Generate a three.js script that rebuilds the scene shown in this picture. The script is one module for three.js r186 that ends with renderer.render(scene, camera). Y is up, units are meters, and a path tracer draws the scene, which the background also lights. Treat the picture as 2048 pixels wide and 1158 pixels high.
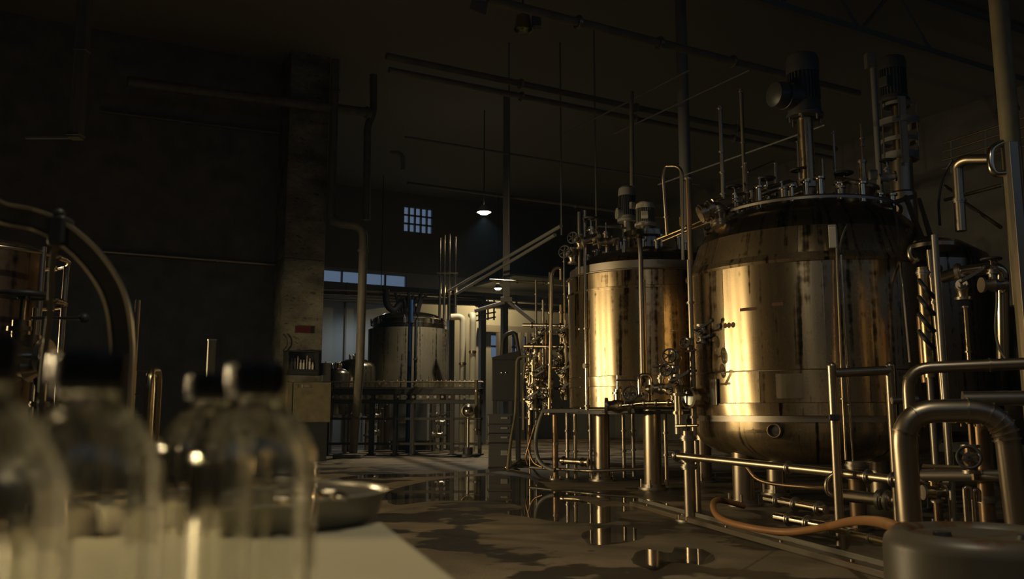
import * as THREE from 'three';
import { mergeGeometries, toCreasedNormals } from 'three/addons/utils/BufferGeometryUtils.js';
import { RoundedBoxGeometry } from 'three/addons/geometries/RoundedBoxGeometry.js';
import { RectAreaLightUniformsLib } from 'three/addons/lights/RectAreaLightUniformsLib.js';
RectAreaLightUniformsLib.init();

// ------------------------------------------------------------------ camera, sky, lights, exposure
const W = 2048, HH = 1158, F = 1753, CX = W / 2, CY = HH / 2, PITCH = 8 * Math.PI / 180, EYE = 1.05;
const scene = new THREE.Scene();
const camera = new THREE.PerspectiveCamera(2 * Math.atan(CY / F) * 180 / Math.PI, W / HH, 0.05, 200);
camera.position.set(0, EYE, 0);
camera.rotation.set(PITCH, 0, 0);
camera.focus = 10.5;
camera.userData.fStop = 3.3;
scene.fog = new THREE.FogExp2(new THREE.Color().setRGB(0.32, 0.62, 1), 0.0006);
scene.background = new THREE.Color().setRGB(0.12, 0.155, 0.21);          // dusk sky beyond the windows
const renderer = new THREE.WebGLRenderer({ antialias: true });
renderer.toneMapping = THREE.LinearToneMapping;
renderer.toneMappingExposure = 0.95;
renderer.shadowMap.enabled = true;
const WARM = [1, 0.75, 0.4], NEUTRAL = [1, 0.86, 0.6], COOL = [0.78, 0.92, 1.0];
const FLOOD_CD = 52, BAY_CD = 36, BENCH_CD = 6;

// ------------------------------------------------------------------ helpers
const V = (x, y, z) => new THREE.Vector3(x, y, z);
const sp = Math.sin(PITCH), cp = Math.cos(PITCH);
function ray(px, py) { const u = (px - CX) / F, v = (CY - py) / F; return V(u, v * cp + sp, -(cp - v * sp)); }
function P(px, py, d) { const r = ray(px, py); return r.multiplyScalar(d / -r.z).add(V(0, EYE, 0)); }     // a pixel at the forward distance d
function G(px, py, y = 0) { const r = ray(px, py); return r.multiplyScalar((y - EYE) / r.y).add(V(0, EYE, 0)); } // a pixel on a level
const hAt = (py, d) => P(CX, py, d).y;
const mpp = d => d / F;                                                  // metres to a pixel at distance d, near enough
// the building stands turned: U runs along its back wall, B runs away from it towards the back
const UX = V(Math.sin(61 * Math.PI / 180), 0, -Math.cos(61 * Math.PI / 180)), BX = V(-Math.cos(61 * Math.PI / 180), 0, -Math.sin(61 * Math.PI / 180));
const TURN = -29 * Math.PI / 180;
const bl = (a, y, b) => V(0, y, 0).addScaledVector(UX, a).addScaledVector(BX, b);
let seed = 12345;
const rnd = () => { seed = (seed * 1664525 + 1013904223) >>> 0; return seed / 4294967296; };
const rr = (a, b) => a + (b - a) * rnd();

const taken = {};
function numbered(n) { const k = taken[n] = (taken[n] ?? -1) + 1; return k ? n + '_' + String(k).padStart(3, '0') : n; }
function shade(o) { o.traverse(m => { if (m.isMesh) { m.castShadow = true; m.receiveShadow = true; } }); return o; }
function tag(o, label, category, group, kind) {
  o.userData.label = label; if (category) o.userData.category = category;
  if (group) o.userData.group = group; if (kind) o.userData.kind = kind; return o;
}
function thing(name, label, category, pos = V(0, 0, 0), group) {
  const o = new THREE.Group(); o.name = numbered(name); o.position.copy(pos); scene.add(o); return tag(o, label, category, group);
}
function part(name, geo, mat, parent) {
  const m = new THREE.Mesh(Array.isArray(geo) ? merge(geo) : geo, mat); m.name = name; m.castShadow = m.receiveShadow = true; (parent || scene).add(m); return m;
}
function solo(name, geo, mat, label, category, group) { const m = part(numbered(name), geo, mat); return tag(m, label, category, group); }
function struct(name, geo, mat) { const m = part(name, geo, mat); m.userData.kind = 'structure'; return m; }
function merge(list) {
  const l = list.map(g => { let q = g.index ? g.toNonIndexed() : g; for (const k of Object.keys(q.attributes)) if (!['position', 'normal', 'uv'].includes(k)) q.deleteAttribute(k); return q; });
  return l.length > 1 ? mergeGeometries(l) : l[0];
}
const box = (w, h, d, x = 0, y = 0, z = 0) => new THREE.BoxGeometry(w, h, d).translate(x, y, z);
const rbox = (w, h, d, x = 0, y = 0, z = 0, r = 0.01) => new RoundedBoxGeometry(w, h, d, 2, Math.min(r, w / 2.01, h / 2.01, d / 2.01)).translate(x, y, z);
const cyl = (r, h, x = 0, y = 0, z = 0, seg = 20, r2) => new THREE.CylinderGeometry(r2 ?? r, r, h, seg).translate(x, y, z);
const sph = (r, x, y, z, s = 14) => new THREE.SphereGeometry(r, s, Math.ceil(s * 0.7)).translate(x, y, z);
function orient(geo, dir) { return geo.applyQuaternion(new THREE.Quaternion().setFromUnitVectors(V(0, 1, 0), dir.clone().normalize())); }
const rodTo = (a, b, r, seg = 12) => orient(cyl(r, a.distanceTo(b), 0, 0, 0, seg), b.clone().sub(a)).translate(...a.clone().add(b).multiplyScalar(0.5).toArray());
// lathe with uv in metres (u round the axis, v up)
function lathe(pts, seg = 48, p0 = 0, pl = Math.PI * 2, crease = 0.6) {
  const g = new THREE.LatheGeometry(pts.map(p => new THREE.Vector2(Math.max(p[0], 1e-4), p[1])), seg, p0, pl);
  const R = Math.max(...pts.map(p => p[0])), n = pts.length, uv = g.attributes.uv, pos = g.attributes.position;
  for (let i = 0; i < uv.count; i++) uv.setXY(i, (p0 + pl * Math.floor(i / n) / seg) * R, pos.getY(i) + (pos.getX(i) ** 2 + pos.getZ(i) ** 2) ** 0.5 * -0.35);
  return crease ? toCreasedNormals(g, crease) : g;
}
// polyline with rounded corners -> list of points
function fillet(pts, rad) {
  const out = [pts[0].clone()];
  for (let i = 1; i < pts.length - 1; i++) {
    const a = pts[i - 1], b = pts[i], c = pts[i + 1];
    const r = Math.min(rad, a.distanceTo(b) * 0.49, b.distanceTo(c) * 0.49);
    const p = b.clone().addScaledVector(a.clone().sub(b).normalize(), r), q = b.clone().addScaledVector(c.clone().sub(b).normalize(), r);
    for (let k = 0; k <= 7; k++) { const t = k / 7; out.push(p.clone().multiplyScalar((1 - t) ** 2).addScaledVector(b, 2 * t * (1 - t)).addScaledVector(q, t * t)); }
  }
  out.push(pts[pts.length - 1].clone());
  return out;
}
const smooth = (pts, n = 40) => new THREE.CatmullRomCurve3(pts, false, 'centripetal').getPoints(n);
// a round (or given) section swept along points
function sweep(pts, r, seg = 12, section) {
  const sec = section || Array.from({ length: seg }, (_, i) => [Math.cos(i / seg * 2 * Math.PI) * r, Math.sin(i / seg * 2 * Math.PI) * r]);
  const m = sec.length, pos = [], idx = [], uv = [];
  let t0 = pts[1].clone().sub(pts[0]).normalize(), nrm = Math.abs(t0.y) < 0.9 ? V(0, 1, 0) : V(0, 0, 1);
  nrm.addScaledVector(t0, -nrm.dot(t0)).normalize();
  let len = 0;
  for (let i = 0; i < pts.length; i++) {
    const a = pts[Math.max(i - 1, 0)], b = pts[Math.min(i + 1, pts.length - 1)], t = b.clone().sub(a).normalize();
    nrm.addScaledVector(t, -nrm.dot(t)).normalize();
    const bin = t.clone().cross(nrm);
    if (i) len += pts[i].distanceTo(pts[i - 1]);
    for (let k = 0; k <= m; k++) { const [x, y] = sec[k % m]; const p = pts[i].clone().addScaledVector(nrm, x).addScaledVector(bin, y); pos.push(p.x, p.y, p.z); uv.push(k / m * 6.28 * (r || 0.05), len); }
  }
  for (let i = 0; i < pts.length - 1; i++) for (let k = 0; k < m; k++) { const a = i * (m + 1) + k, b = a + m + 1; idx.push(a, a + 1, b, b, a + 1, b + 1); }
  for (const [i, s] of [[0, 1], [pts.length - 1, -1]]) {           // end caps
    const c = pos.length / 3; pos.push(pts[i].x, pts[i].y, pts[i].z); uv.push(0, 0);
    for (let k = 0; k < m; k++) { const a = i * (m + 1) + k; s > 0 ? idx.push(c, a + 1, a) : idx.push(c, a, a + 1); }
  }
  const g = new THREE.BufferGeometry();
  g.setAttribute('position', new THREE.Float32BufferAttribute(pos, 3)); g.setAttribute('uv', new THREE.Float32BufferAttribute(uv, 2)); g.setIndex(idx);
  return toCreasedNormals(g, 0.9);
}
// a collar round a path of points at the fraction t
function collar(pts, t, r, w) {
  let L = 0; const ls = [0]; for (let i = 1; i < pts.length; i++) ls.push(L += pts[i].distanceTo(pts[i - 1]));
  const at = t * L; let i = 1; while (i < pts.length - 1 && ls[i] < at) i++;
  const f = (at - ls[i - 1]) / (ls[i] - ls[i - 1] || 1), p = pts[i - 1].clone().lerp(pts[i], f), dir = pts[i].clone().sub(pts[i - 1]);
  return orient(merge([cyl(r, w, 0, 0, 0, 18), cyl(r * 1.12, w * 0.3, 0, 0, 0, 18)]), dir).translate(p.x, p.y, p.z);
}

// ------------------------------------------------------------------ noise and textures
const perm = new Uint8Array(512); { const p = [...Array(256).keys()]; for (let i = 255; i > 0; i--) { const j = Math.floor(rnd() * (i + 1)); [p[i], p[j]] = [p[j], p[i]]; } for (let i = 0; i < 512; i++) perm[i] = p[i & 255]; }
const hash = (x, y) => perm[(perm[x & 255] + y) & 255] / 255;
function vnoise(x, y, wx = 256, wy = 256) {
  const x0 = Math.floor(x), y0 = Math.floor(y), fx = x - x0, fy = y - y0, sx = fx * fx * (3 - 2 * fx), sy = fy * fy * (3 - 2 * fy);
  const h = (i, j) => hash(((i % wx) + wx) % wx, ((j % wy) + wy) % wy);
  return (h(x0, y0) * (1 - sx) + h(x0 + 1, y0) * sx) * (1 - sy) + (h(x0, y0 + 1) * (1 - sx) + h(x0 + 1, y0 + 1) * sx) * sy;
}
function fbm(x, y, o = 4, wx = 256, wy = 256) { let s = 0, a = 0.5, n = 0; for (let i = 0; i < o; i++) { s += a * vnoise(x, y, wx, wy); n += a; x *= 2; y *= 2; wx *= 2; wy *= 2; a *= 0.5; } return s / n; }
function tex(w, h, f, srgb, rep) {
  const d = new Uint8Array(w * h * 4);
  for (let j = 0; j < h; j++) for (let i = 0; i < w; i++) { const c = f(i / w, j / h); const k = (j * w + i) * 4; for (let q = 0; q < 3; q++) d[k + q] = Math.max(0, Math.min(255, (Array.isArray(c) ? c[q] : c) * 255)); d[k + 3] = 255; }
  const t = new THREE.DataTexture(d, w, h); t.magFilter = THREE.LinearFilter; t.minFilter = THREE.LinearMipmapLinearFilter; t.generateMipmaps = true; t.wrapS = t.wrapT = THREE.RepeatWrapping;
  if (srgb) t.colorSpace = THREE.SRGBColorSpace; if (rep) t.repeat.set(rep[0], rep[1]); t.needsUpdate = true; return t;
}
const ss = (a, b, x) => { const t = Math.max(0, Math.min(1, (x - a) / (b - a))); return t * t * (3 - 2 * t); };
// streaks running down brushed steel: 4 m wide, 4 m high
const streak = (u, v) => { const s = fbm(u * 96, v * 3, 4, 96, 3); const b = fbm(u * 20 + 7, v * 2, 3, 20, 2); const g = fbm(u * 64, v * 64, 3, 64, 64); return 0.5 * s + 0.3 * b + 0.2 * g; };
const steelMap = tex(1024, 512, (u, v) => { const s = streak(u, v), d = ss(0.52, 0.74, s), k = 0.93 - 0.62 * d - 0.14 * fbm(u * 12 + 11, v * 8, 4, 12, 8); return [k, k * (0.975 - 0.04 * d), k * (0.93 - 0.1 * d)]; }, true, [0.25, 0.25]);
const steelRough = tex(1024, 512, (u, v) => { const s = streak(u, v), g = vnoise(u * 200, v * 400, 200, 400 & 255); return 0.6 + 0.4 * s + 0.03 * (g - 0.5); }, false, [0.25, 0.25]);
const grainT = tex(256, 256, (u, v) => 0.35 * vnoise(u * 64, v * 64, 64, 64) + 0.65 * vnoise(u * 128, v * 128, 128, 128));
const grain = (s) => { const t = grainT.clone(); t.repeat.set(s, s); t.needsUpdate = true; return t; };
const blotch = tex(512, 512, (u, v) => { const a = fbm(u * 8, v * 8, 5, 8, 8), b = fbm(u * 48 + 3, v * 48, 4, 48, 48); const k = 0.66 + 0.5 * (a - 0.5) + 0.2 * (b - 0.5) - 0.25 * ss(0.68, 0.78, b); return [k, k * 0.985, k * 0.94]; }, true);
const paintT = tex(256, 256, (u, v) => { const a = fbm(u * 8, v * 8, 5, 8, 8); const k = 0.8 + 0.22 * (a - 0.5); return [k, k * 0.99, k * 0.97]; }, true);
const wearT = tex(512, 512, (u, v) => { const a = fbm(u * 10, v * 10, 5, 10, 10), r = ss(0.58, 0.7, a); const k = 0.85 - 0.1 * a; return [k, k * (1 - 0.25 * r), k * (1 - 0.45 * r)]; }, true);

function mat(o) { const { rgb, ...q } = o; const m = new THREE.MeshPhysicalMaterial(q); if (rgb) m.color.setRGB(...rgb); return m; }
const M = {
  clad: mat({ rgb: [0.7, 0.58, 0.4], metalness: 0.91, roughness: 0.36, map: steelMap, roughnessMap: steelRough, anisotropy: 0.7, anisotropyRotation: Math.PI / 2 }),
  dome: mat({ rgb: [0.5, 0.46, 0.4], metalness: 1, roughness: 0.3, map: steelMap, roughnessMap: steelRough }),
  chrome: mat({ rgb: [0.66, 0.57, 0.42], metalness: 1, roughness: 0.2 }),
  satin: mat({ rgb: [0.46, 0.39, 0.29], metalness: 1, roughness: 0.44, roughnessMap: steelRough }),
  dullSteel: mat({ rgb: [0.42, 0.38, 0.32], metalness: 1, roughness: 0.4 }),
  black: mat({ rgb: [0.03, 0.031, 0.034], roughness: 0.5 }),
  blackIron: mat({ rgb: [0.045, 0.045, 0.047], roughness: 0.5 }),
  brass: mat({ rgb: [0.52, 0.42, 0.25], metalness: 1, roughness: 0.32 }),
  copper: mat({ rgb: [0.3, 0.2, 0.12], metalness: 0.9, roughness: 0.42 }),
  motor: mat({ rgb: [0.085, 0.085, 0.085], roughness: 0.42, metalness: 0.25 }),
  motorLight: mat({ rgb: [0.24, 0.24, 0.22], roughness: 0.45 }),
  beigePaint: mat({ rgb: [0.3, 0.265, 0.16], roughness: 0.55, map: paintT }),
  ivory: mat({ rgb: [0.5, 0.45, 0.32], roughness: 0.5 }),
  greyPipe: mat({ rgb: [0.25, 0.235, 0.19], roughness: 0.55, map: paintT }),
  rust: mat({ rgb: [0.2, 0.1, 0.05], roughness: 0.7, map: wearT }),
  concrete: mat({ rgb: [0.46, 0.45, 0.39], roughness: 0.9, map: blotch, bumpMap: grain(3), bumpScale: 0.004 }),
  greyWall: mat({ rgb: [0.27, 0.268, 0.26], roughness: 0.9, map: (() => { const t = paintT.clone(); t.repeat.set(9, 4); t.needsUpdate = true; return t; })() }),
  backWall: mat({ rgb: [0.36, 0.38, 0.38], roughness: 0.8 }),
  ceiling: mat({ rgb: [0.24, 0.24, 0.235], roughness: 0.9 }),
  beam: mat({ rgb: [0.19, 0.19, 0.19], roughness: 0.6 }),
  blue: mat({ rgb: [0.006, 0.045, 0.15], roughness: 0.4 }),
  red: mat({ rgb: [0.1, 0.014, 0.014], roughness: 0.5 }),
  yellow: mat({ rgb: [0.6, 0.42, 0.03], roughness: 0.5 }),
  white: mat({ rgb: [0.55, 0.53, 0.46], roughness: 0.5 }),
  rubber: mat({ rgb: [0.36, 0.17, 0.06], roughness: 0.5 }),
  greyHose: mat({ rgb: [0.16, 0.15, 0.13], roughness: 0.45 }),
  orangeTag: mat({ rgb: [0.55, 0.2, 0.04], roughness: 0.5 }),
  drum: mat({ rgb: [0.2, 0.17, 0.12], roughness: 0.42, map: wearT }),
  table: mat({ rgb: [0.46, 0.42, 0.3], roughness: 0.55, bumpMap: grain(20), bumpScale: 0.0006 }),
  dish: mat({ rgb: [0.4, 0.38, 0.29], roughness: 0.3, transmission: 0.2 }),
  glass: mat({ rgb: [1, 1, 1], roughness: 0, transmission: 1, thickness: 0.004, ior: 1.5, attenuationColor: new THREE.Color(0.75, 0.8, 0.6), attenuationDistance: 0.05 }),
  pane: mat({ rgb: [0.85, 0.9, 0.95], roughness: 0.03, transmission: 1, thickness: 0, ior: 1.5 }),
  water: mat({ rgb: [0.72, 0.72, 0.72], roughness: 0.015, transmission: 1, thickness: 0, ior: 1.33 }),
  cap: mat({ rgb: [0.02, 0.023, 0.03], roughness: 0.2 }),
  lens: (c, k) => { const m = mat({ rgb: [0.1, 0.1, 0.1], roughness: 0.4 }); m.emissive.setRGB(...c); m.emissiveIntensity = k; return m; },
};

// ------------------------------------------------------------------ lamps out of frame that light the hall
function lampLight(l, c, target) {
  l.color.setRGB(...c); l.castShadow = true; l.shadow.mapSize.set(1024, 1024); l.shadow.camera.near = 0.1; l.shadow.camera.far = 50; scene.add(l);
  if (target) { l.target.position.copy(target); scene.add(l.target); }
  return l;
}
// three warm floods on low tripods at the left of the hall
[[-8.4, -7.8], [-8.5, -9.7], [-8.6, -11.6]].forEach(([x, z], i) => {
  const t = thing('work_flood_lamp', 'warm work flood lamp on a tripod, out of the frame beside the tank row', 'lamp', V(x, 0, z), 'warm flood lamps on tripods');
  const y = 1.75, aim = V(0, 1.15, z - 1.5), dir = aim.clone().sub(V(x, y, z)).normalize();
  part('pole', cyl(0.02, y - 0.12, 0, (y - 0.12) / 2 + 0.02, 0), M.blackIron, t);
  for (let k = 0; k < 3; k++) { const a = k * 2.094 + 0.3; part('leg', rodTo(V(0, 0.5, 0), V(Math.cos(a) * 0.45, 0.015, Math.sin(a) * 0.45), 0.014), M.blackIron, t); }
  const q = new THREE.Quaternion().setFromUnitVectors(V(0, 0, 1), dir);
  part('housing', rbox(0.4, 0.3, 0.14, 0, 0, -0.09).applyQuaternion(q).translate(0, y, 0), M.blackIron, t);
  part('lens', rbox(0.34, 0.24, 0.02, 0, 0, -0.012).applyQuaternion(q).translate(0, y, 0), M.lens(WARM, 6), t);
  part('visor', rbox(0.9, 0.012, 0.42, 0, 0.14, 0.19, 0.004).applyQuaternion(q).translate(0, y, 0), M.blackIron, t);
  const s = lampLight(new THREE.SpotLight(0xffffff, FLOOD_CD, 0, 1.1, 0.15, 2), WARM, aim);
  s.position.copy(V(x, y, z).addScaledVector(dir, 0.03)); s.shadow.radius = 2.5;
});
// three small clamp lamps on a rail to the left of the bench, out of the frame
{
  const rail = thing('lamp_rail', 'low steel rail stand carrying the small clamp lamps left of the bench', 'stand', V(-2.5, 0, -1.3));
  part('rail', rodTo(V(0, 1.48, 0.95), V(0, 1.48, -0.95), 0.015), M.blackIron, rail);
  for (const z of [-0.9, 0.9]) { part('post', cyl(0.018, 1.48, 0, 0.74, z), M.blackIron, rail); part('foot', rbox(0.4, 0.02, 0.06, 0, 0.01, z), M.blackIron, rail); }
  for (const z of [-1.0, -1.3, -1.6]) {
    const t = thing('clamp_lamp', 'small warm clamp lamp on the rail left of the bench', 'lamp', V(-2.47, 1.42, z), 'clamp lamps on the rail');
    const dir = V(-0.3, 0.93, -0.85).sub(V(-2.47, 1.42, z)).normalize();
    part('shade', orient(lathe([[0.02, -0.1], [0.035, -0.09], [0.075, 0], [0.078, 0.002], [0.07, 0.0], [0.03, -0.08]], 24), dir), M.blackIron, t);
    part('bulb', orient(lathe([[0, -0.06], [0.02, -0.055], [0.03, -0.02], [0.02, -0.005], [0, 0]], 16), dir), M.lens(WARM, 12), t);
    part('clamp', rbox(0.03, 0.09, 0.03, -0.03, 0.04, 0), M.blackIron, t);
    const s = lampLight(new THREE.SpotLight(0xffffff, BENCH_CD, 0, 0.42, 0.6, 2), [1, 0.74, 0.36], V(-2.47, 1.42, z).addScaledVector(dir, 3)); s.position.set(-2.47, 1.42, z).addScaledVector(dir, 0.01); s.shadow.radius = 1.5;
  }
}
// high bay pendant hung above the bench, over the camera
{
  const t = thing('high_bay_lamp', 'bell shaped high bay lamp hung over the bench', 'lamp', V(0.4, 6.5, -2.4));
  part('shade', lathe([[0.08, 0.3], [0.14, 0.26], [0.3, 0.02], [0.31, 0], [0.29, 0.01], [0.12, 0.25]], 32), M.motorLight, t);
  part('diffuser', cyl(0.26, 0.02, 0, 0.03, 0, 32), M.lens(NEUTRAL, 6), t);
  part('hanger_rod', cyl(0.012, 2.75, 0, 1.65, 0), M.blackIron, t);
  const s = lampLight(new THREE.SpotLight(0xffffff, BAY_CD, 0, 1.15, 0.7, 2), NEUTRAL, V(0.6, 0, -4));
  s.position.set(0.4, 6.5, -2.4); s.shadow.radius = 9;
}

// ------------------------------------------------------------------ the hall
const B_BACK = 30.7, B_IN = 20.4, A_L = -15, A_R = 22, B_F = -5, CEIL = 9.4;
function slab(a0, a1, y0, y1, b0, b1) {                                  // a box given in the hall's own axes
  const g = box(Math.abs(a1 - a0), y1 - y0, Math.abs(b1 - b0));
  g.rotateY(TURN * -1); const c = bl((a0 + a1) / 2, (y0 + y1) / 2, (b0 + b1) / 2); return g.translate(c.x, c.y, c.z);
}
// floor: damp, stained concrete; its map covers 28 by 28 metres once
{
  const g = slab(A_L, A_R, -0.2, 0, B_F, B_BACK + 0.3), p = g.attributes.position, uv = g.attributes.uv;
  for (let i = 0; i < p.count; i++) uv.setXY(i, (p.getX(i) + 12) / 28, (-p.getZ(i) + 1) / 28);
  const damp = (u, v) => { const a = fbm(u * 34, v * 30, 6), b = fbm(u * 90 + 9, v * 90 + 4, 5); return ss(0.52, 0.57, a * 0.62 + b * 0.38); };
  const fm = tex(2048, 2048, (u, v) => { const d = damp(u, v), a = fbm(u * 90, v * 90, 4), c = fbm(u * 12 + 5, v * 12, 4); const j = Math.min(Math.abs(((u * 28 * 0.875 - v * 28 * 0.485) / 4.2) % 1), 1) < 0.004 ? 0.7 : 1; const k = (0.62 + 0.3 * (a - 0.5) + 0.4 * (c - 0.5)) * (1 - 0.55 * d) * j; return [k, k * 0.93, k * 0.8]; }, true);
  const fr = tex(1024, 1024, (u, v) => { const d = damp(u, v), a = fbm(u * 90, v * 90, 3); return 0.7 - 0.22 * d + 0.2 * (a - 0.5); });
  struct('floor', g, mat({ rgb: [0.52, 0.48, 0.42], roughness: 1, map: fm, roughnessMap: fr, bumpMap: (() => { const t = grainT.clone(); t.repeat.set(60, 60); t.needsUpdate = true; return t; })(), bumpScale: 0.0015 }));
}
struct('ceiling', slab(A_L, A_R, CEIL, CEIL + 0.25, B_F, B_BACK + 0.3), M.ceiling);
struct('wall_left', slab(A_L - 0.3, A_L, 0, CEIL, B_F, B_BACK + 0.3), M.greyWall);
struct('wall_right', slab(A_R, A_R + 0.3, 0, CEIL, B_F, B_BACK + 0.3), M.greyWall);
// the wall behind the camera has a high band of windows
{
  const a0 = -11, a1 = 18, y0 = 5.2, y1 = 8.6, b = B_F - 0.3;
  struct('wall_front', [slab(A_L, A_R, 0, y0, b, B_F), slab(A_L, A_R, y1, CEIL, b, B_F), slab(A_L, a0, y0, y1, b, B_F), slab(a1, A_R, y0, y1, b, B_F)], M.greyWall);
  const o = new THREE.Group(); o.name = 'window_4'; o.userData.kind = 'structure'; scene.add(o);
  const fr = []; for (let k = 0; k <= 10; k++) { const a = a0 + (a1 - a0) * k / 10; fr.push(slab(a - 0.06, a + 0.06, y0, y1, b + 0.08, b + 0.2)); }
  for (const y of [y0, (y0 + y1) / 2, y1]) fr.push(slab(a0, a1, y - 0.05, y + 0.05, b + 0.08, b + 0.2));
  part('window_frame', fr, M.beam, o);
  for (let k = 0; k < 10; k++) for (let j = 0; j < 2; j++) part('pane', slab(a0 + (a1 - a0) * k / 10 + 0.06, a0 + (a1 - a0) * (k + 1) / 10 - 0.06, y0 + (y1 - y0) * j / 2 + 0.05, y0 + (y1 - y0) * (j + 1) / 2 - 0.05, b + 0.13, b + 0.136), M.pane, o);
}
// where a pixel meets the back wall
function onB(px, py, b = B_BACK) { const r = ray(px, py), o = V(0, EYE, 0), t = b / r.dot(BX); const w = o.addScaledVector(r, t); return { a: w.dot(UX), y: w.y, w }; }
// back wall with three window openings
{
  const wins = [['low', onB(982, 716), onB(1062, 672)], ['strip', onB(640, 569), onB(815, 551)], ['high', onB(808, 462), onB(868, 418)]]
    .map(([n, p, q]) => ({ n, a0: p.a, a1: q.a, y0: Math.min(p.y, q.y), y1: Math.max(p.y, q.y) }));
  const top = 6.3;
  const as = [A_L, ...wins.flatMap(w => [w.a0, w.a1]), A_R].sort((x, y) => x - y), pieces = [];
  for (let i = 0; i < as.length - 1; i++) {
    const m = (as[i] + as[i + 1]) / 2, hs = wins.filter(w => m > w.a0 && m < w.a1).sort((x, y) => x.y0 - y.y0);
    let y = 0; for (const w of hs.filter(w => w.y0 < top - 0.05)) { if (w.y0 > y) pieces.push(slab(as[i], as[i + 1], y, w.y0, B_BACK, B_BACK + 0.3)); y = Math.max(y, w.y1); }
    if (y < top) pieces.push(slab(as[i], as[i + 1], y, top, B_BACK, B_BACK + 0.3));
  }
  const wh = wins[2];
  struct('wall_upper', [slab(A_L, wh.a0, top, CEIL, B_BACK, B_BACK + 0.3), slab(wh.a1, A_R, top, CEIL, B_BACK, B_BACK + 0.3), slab(wh.a0, wh.a1, top, wh.y0, B_BACK, B_BACK + 0.3), slab(wh.a0, wh.a1, wh.y1, CEIL, B_BACK, B_BACK + 0.3)], mat({ rgb: [0.24, 0.23, 0.21], roughness: 0.9 }));
  struct('wall_back', pieces, M.backWall);
  const grid = { low: [5, 2, 0.07], strip: [4, 1, 0.05], high: [5, 3, 0.05] };
  wins.forEach((w, i) => {
    const [nx, ny, t] = grid[w.n], o = new THREE.Group(); o.name = 'window_' + (i + 1); o.userData.kind = 'structure'; scene.add(o);
    const fr = [];
    for (let k = 0; k <= nx; k++) { const a = w.a0 + (w.a1 - w.a0) * k / nx; fr.push(slab(a - t / 2, a + t / 2, w.y0, w.y1, B_BACK + 0.08, B_BACK + 0.2)); }
    for (let k = 0; k <= ny; k++) { const y = w.y0 + (w.y1 - w.y0) * k / ny; fr.push(slab(w.a0, w.a1, y - t / 2, y + t / 2, B_BACK + 0.08, B_BACK + 0.2)); }
    part('window_frame', fr, M.beam, o);
    for (let k = 0; k < nx; k++) for (let j = 0; j < ny; j++) { const da = (w.a1 - w.a0) / nx, dy = (w.y1 - w.y0) / ny; part('pane', slab(w.a0 + k * da + t / 2, w.a0 + (k + 1) * da - t / 2, w.y0 + j * dy + t / 2, w.y0 + (j + 1) * dy - t / 2, B_BACK + 0.13, B_BACK + 0.136), M.pane, o); }
  });
}
const colL = onB(560, 700, 19.4), colR = onB(648, 700, 19.4);
struct('wall_inner', slab(A_L, colL.a + 0.3, 0, CEIL, B_IN, B_IN + 0.3), M.greyWall);

// ------------------------------------------------------------------ pipes
// a pipe along pixels [px, py, distance]; collars at fractions of its length are parts
function pipe(name, label, m, r, pts, o = {}) {
  const w = pts.map(p => p.isVector3 ? p : P(...p)), base = w[0].clone(), loc = w.map(p => p.clone().sub(base));
  const path = o.smooth ? smooth(loc, o.smooth) : loc.length > 2 ? fillet(loc, o.bend ?? r * 3) : loc;
  const cat = o.cat || 'pipe';
  if (!o.collars && !o.base) { const s = solo(name, sweep(path, r, o.seg || 12), m, label, cat, o.group); s.position.copy(base); return s; }
  const t = thing(name, label, cat, base, o.group);
  part(o.run || 'pipe_run', sweep(path, r, o.seg || 14), m, t);
  for (const c of o.collars || []) part('flange', collar(path, c, r * (o.cr || 1.5), r * (o.cw || 0.9)), o.cm || M.dullSteel, t);
  if (o.base) { const e = path[path.length - 1]; part('base_plate', merge([cyl(r * o.base, 0.02, e.x, e.y + 0.01, e.z, 24), ...[0, 1, 2, 3].map(k => cyl(0.012, 0.05, e.x + Math.cos(k * 1.57 + 0.5) * r * o.base * 0.8, e.y + 0.03, e.z + Math.sin(k * 1.57 + 0.5) * r * o.base * 0.8, 8))]), o.bm || M.dullSteel, t); }
  return t;
}
// an upright pipe: x from the pixel, heights from pixels (py1 null = down to the floor)
function upright(px, py, d, py1) { const a = P(px, py, d); const b = a.clone(); b.y = py1 === null ? 0 : hAt(py1, d); return [a, b]; }
const at1 = (px, py, d) => P(px, py, d);

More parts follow.
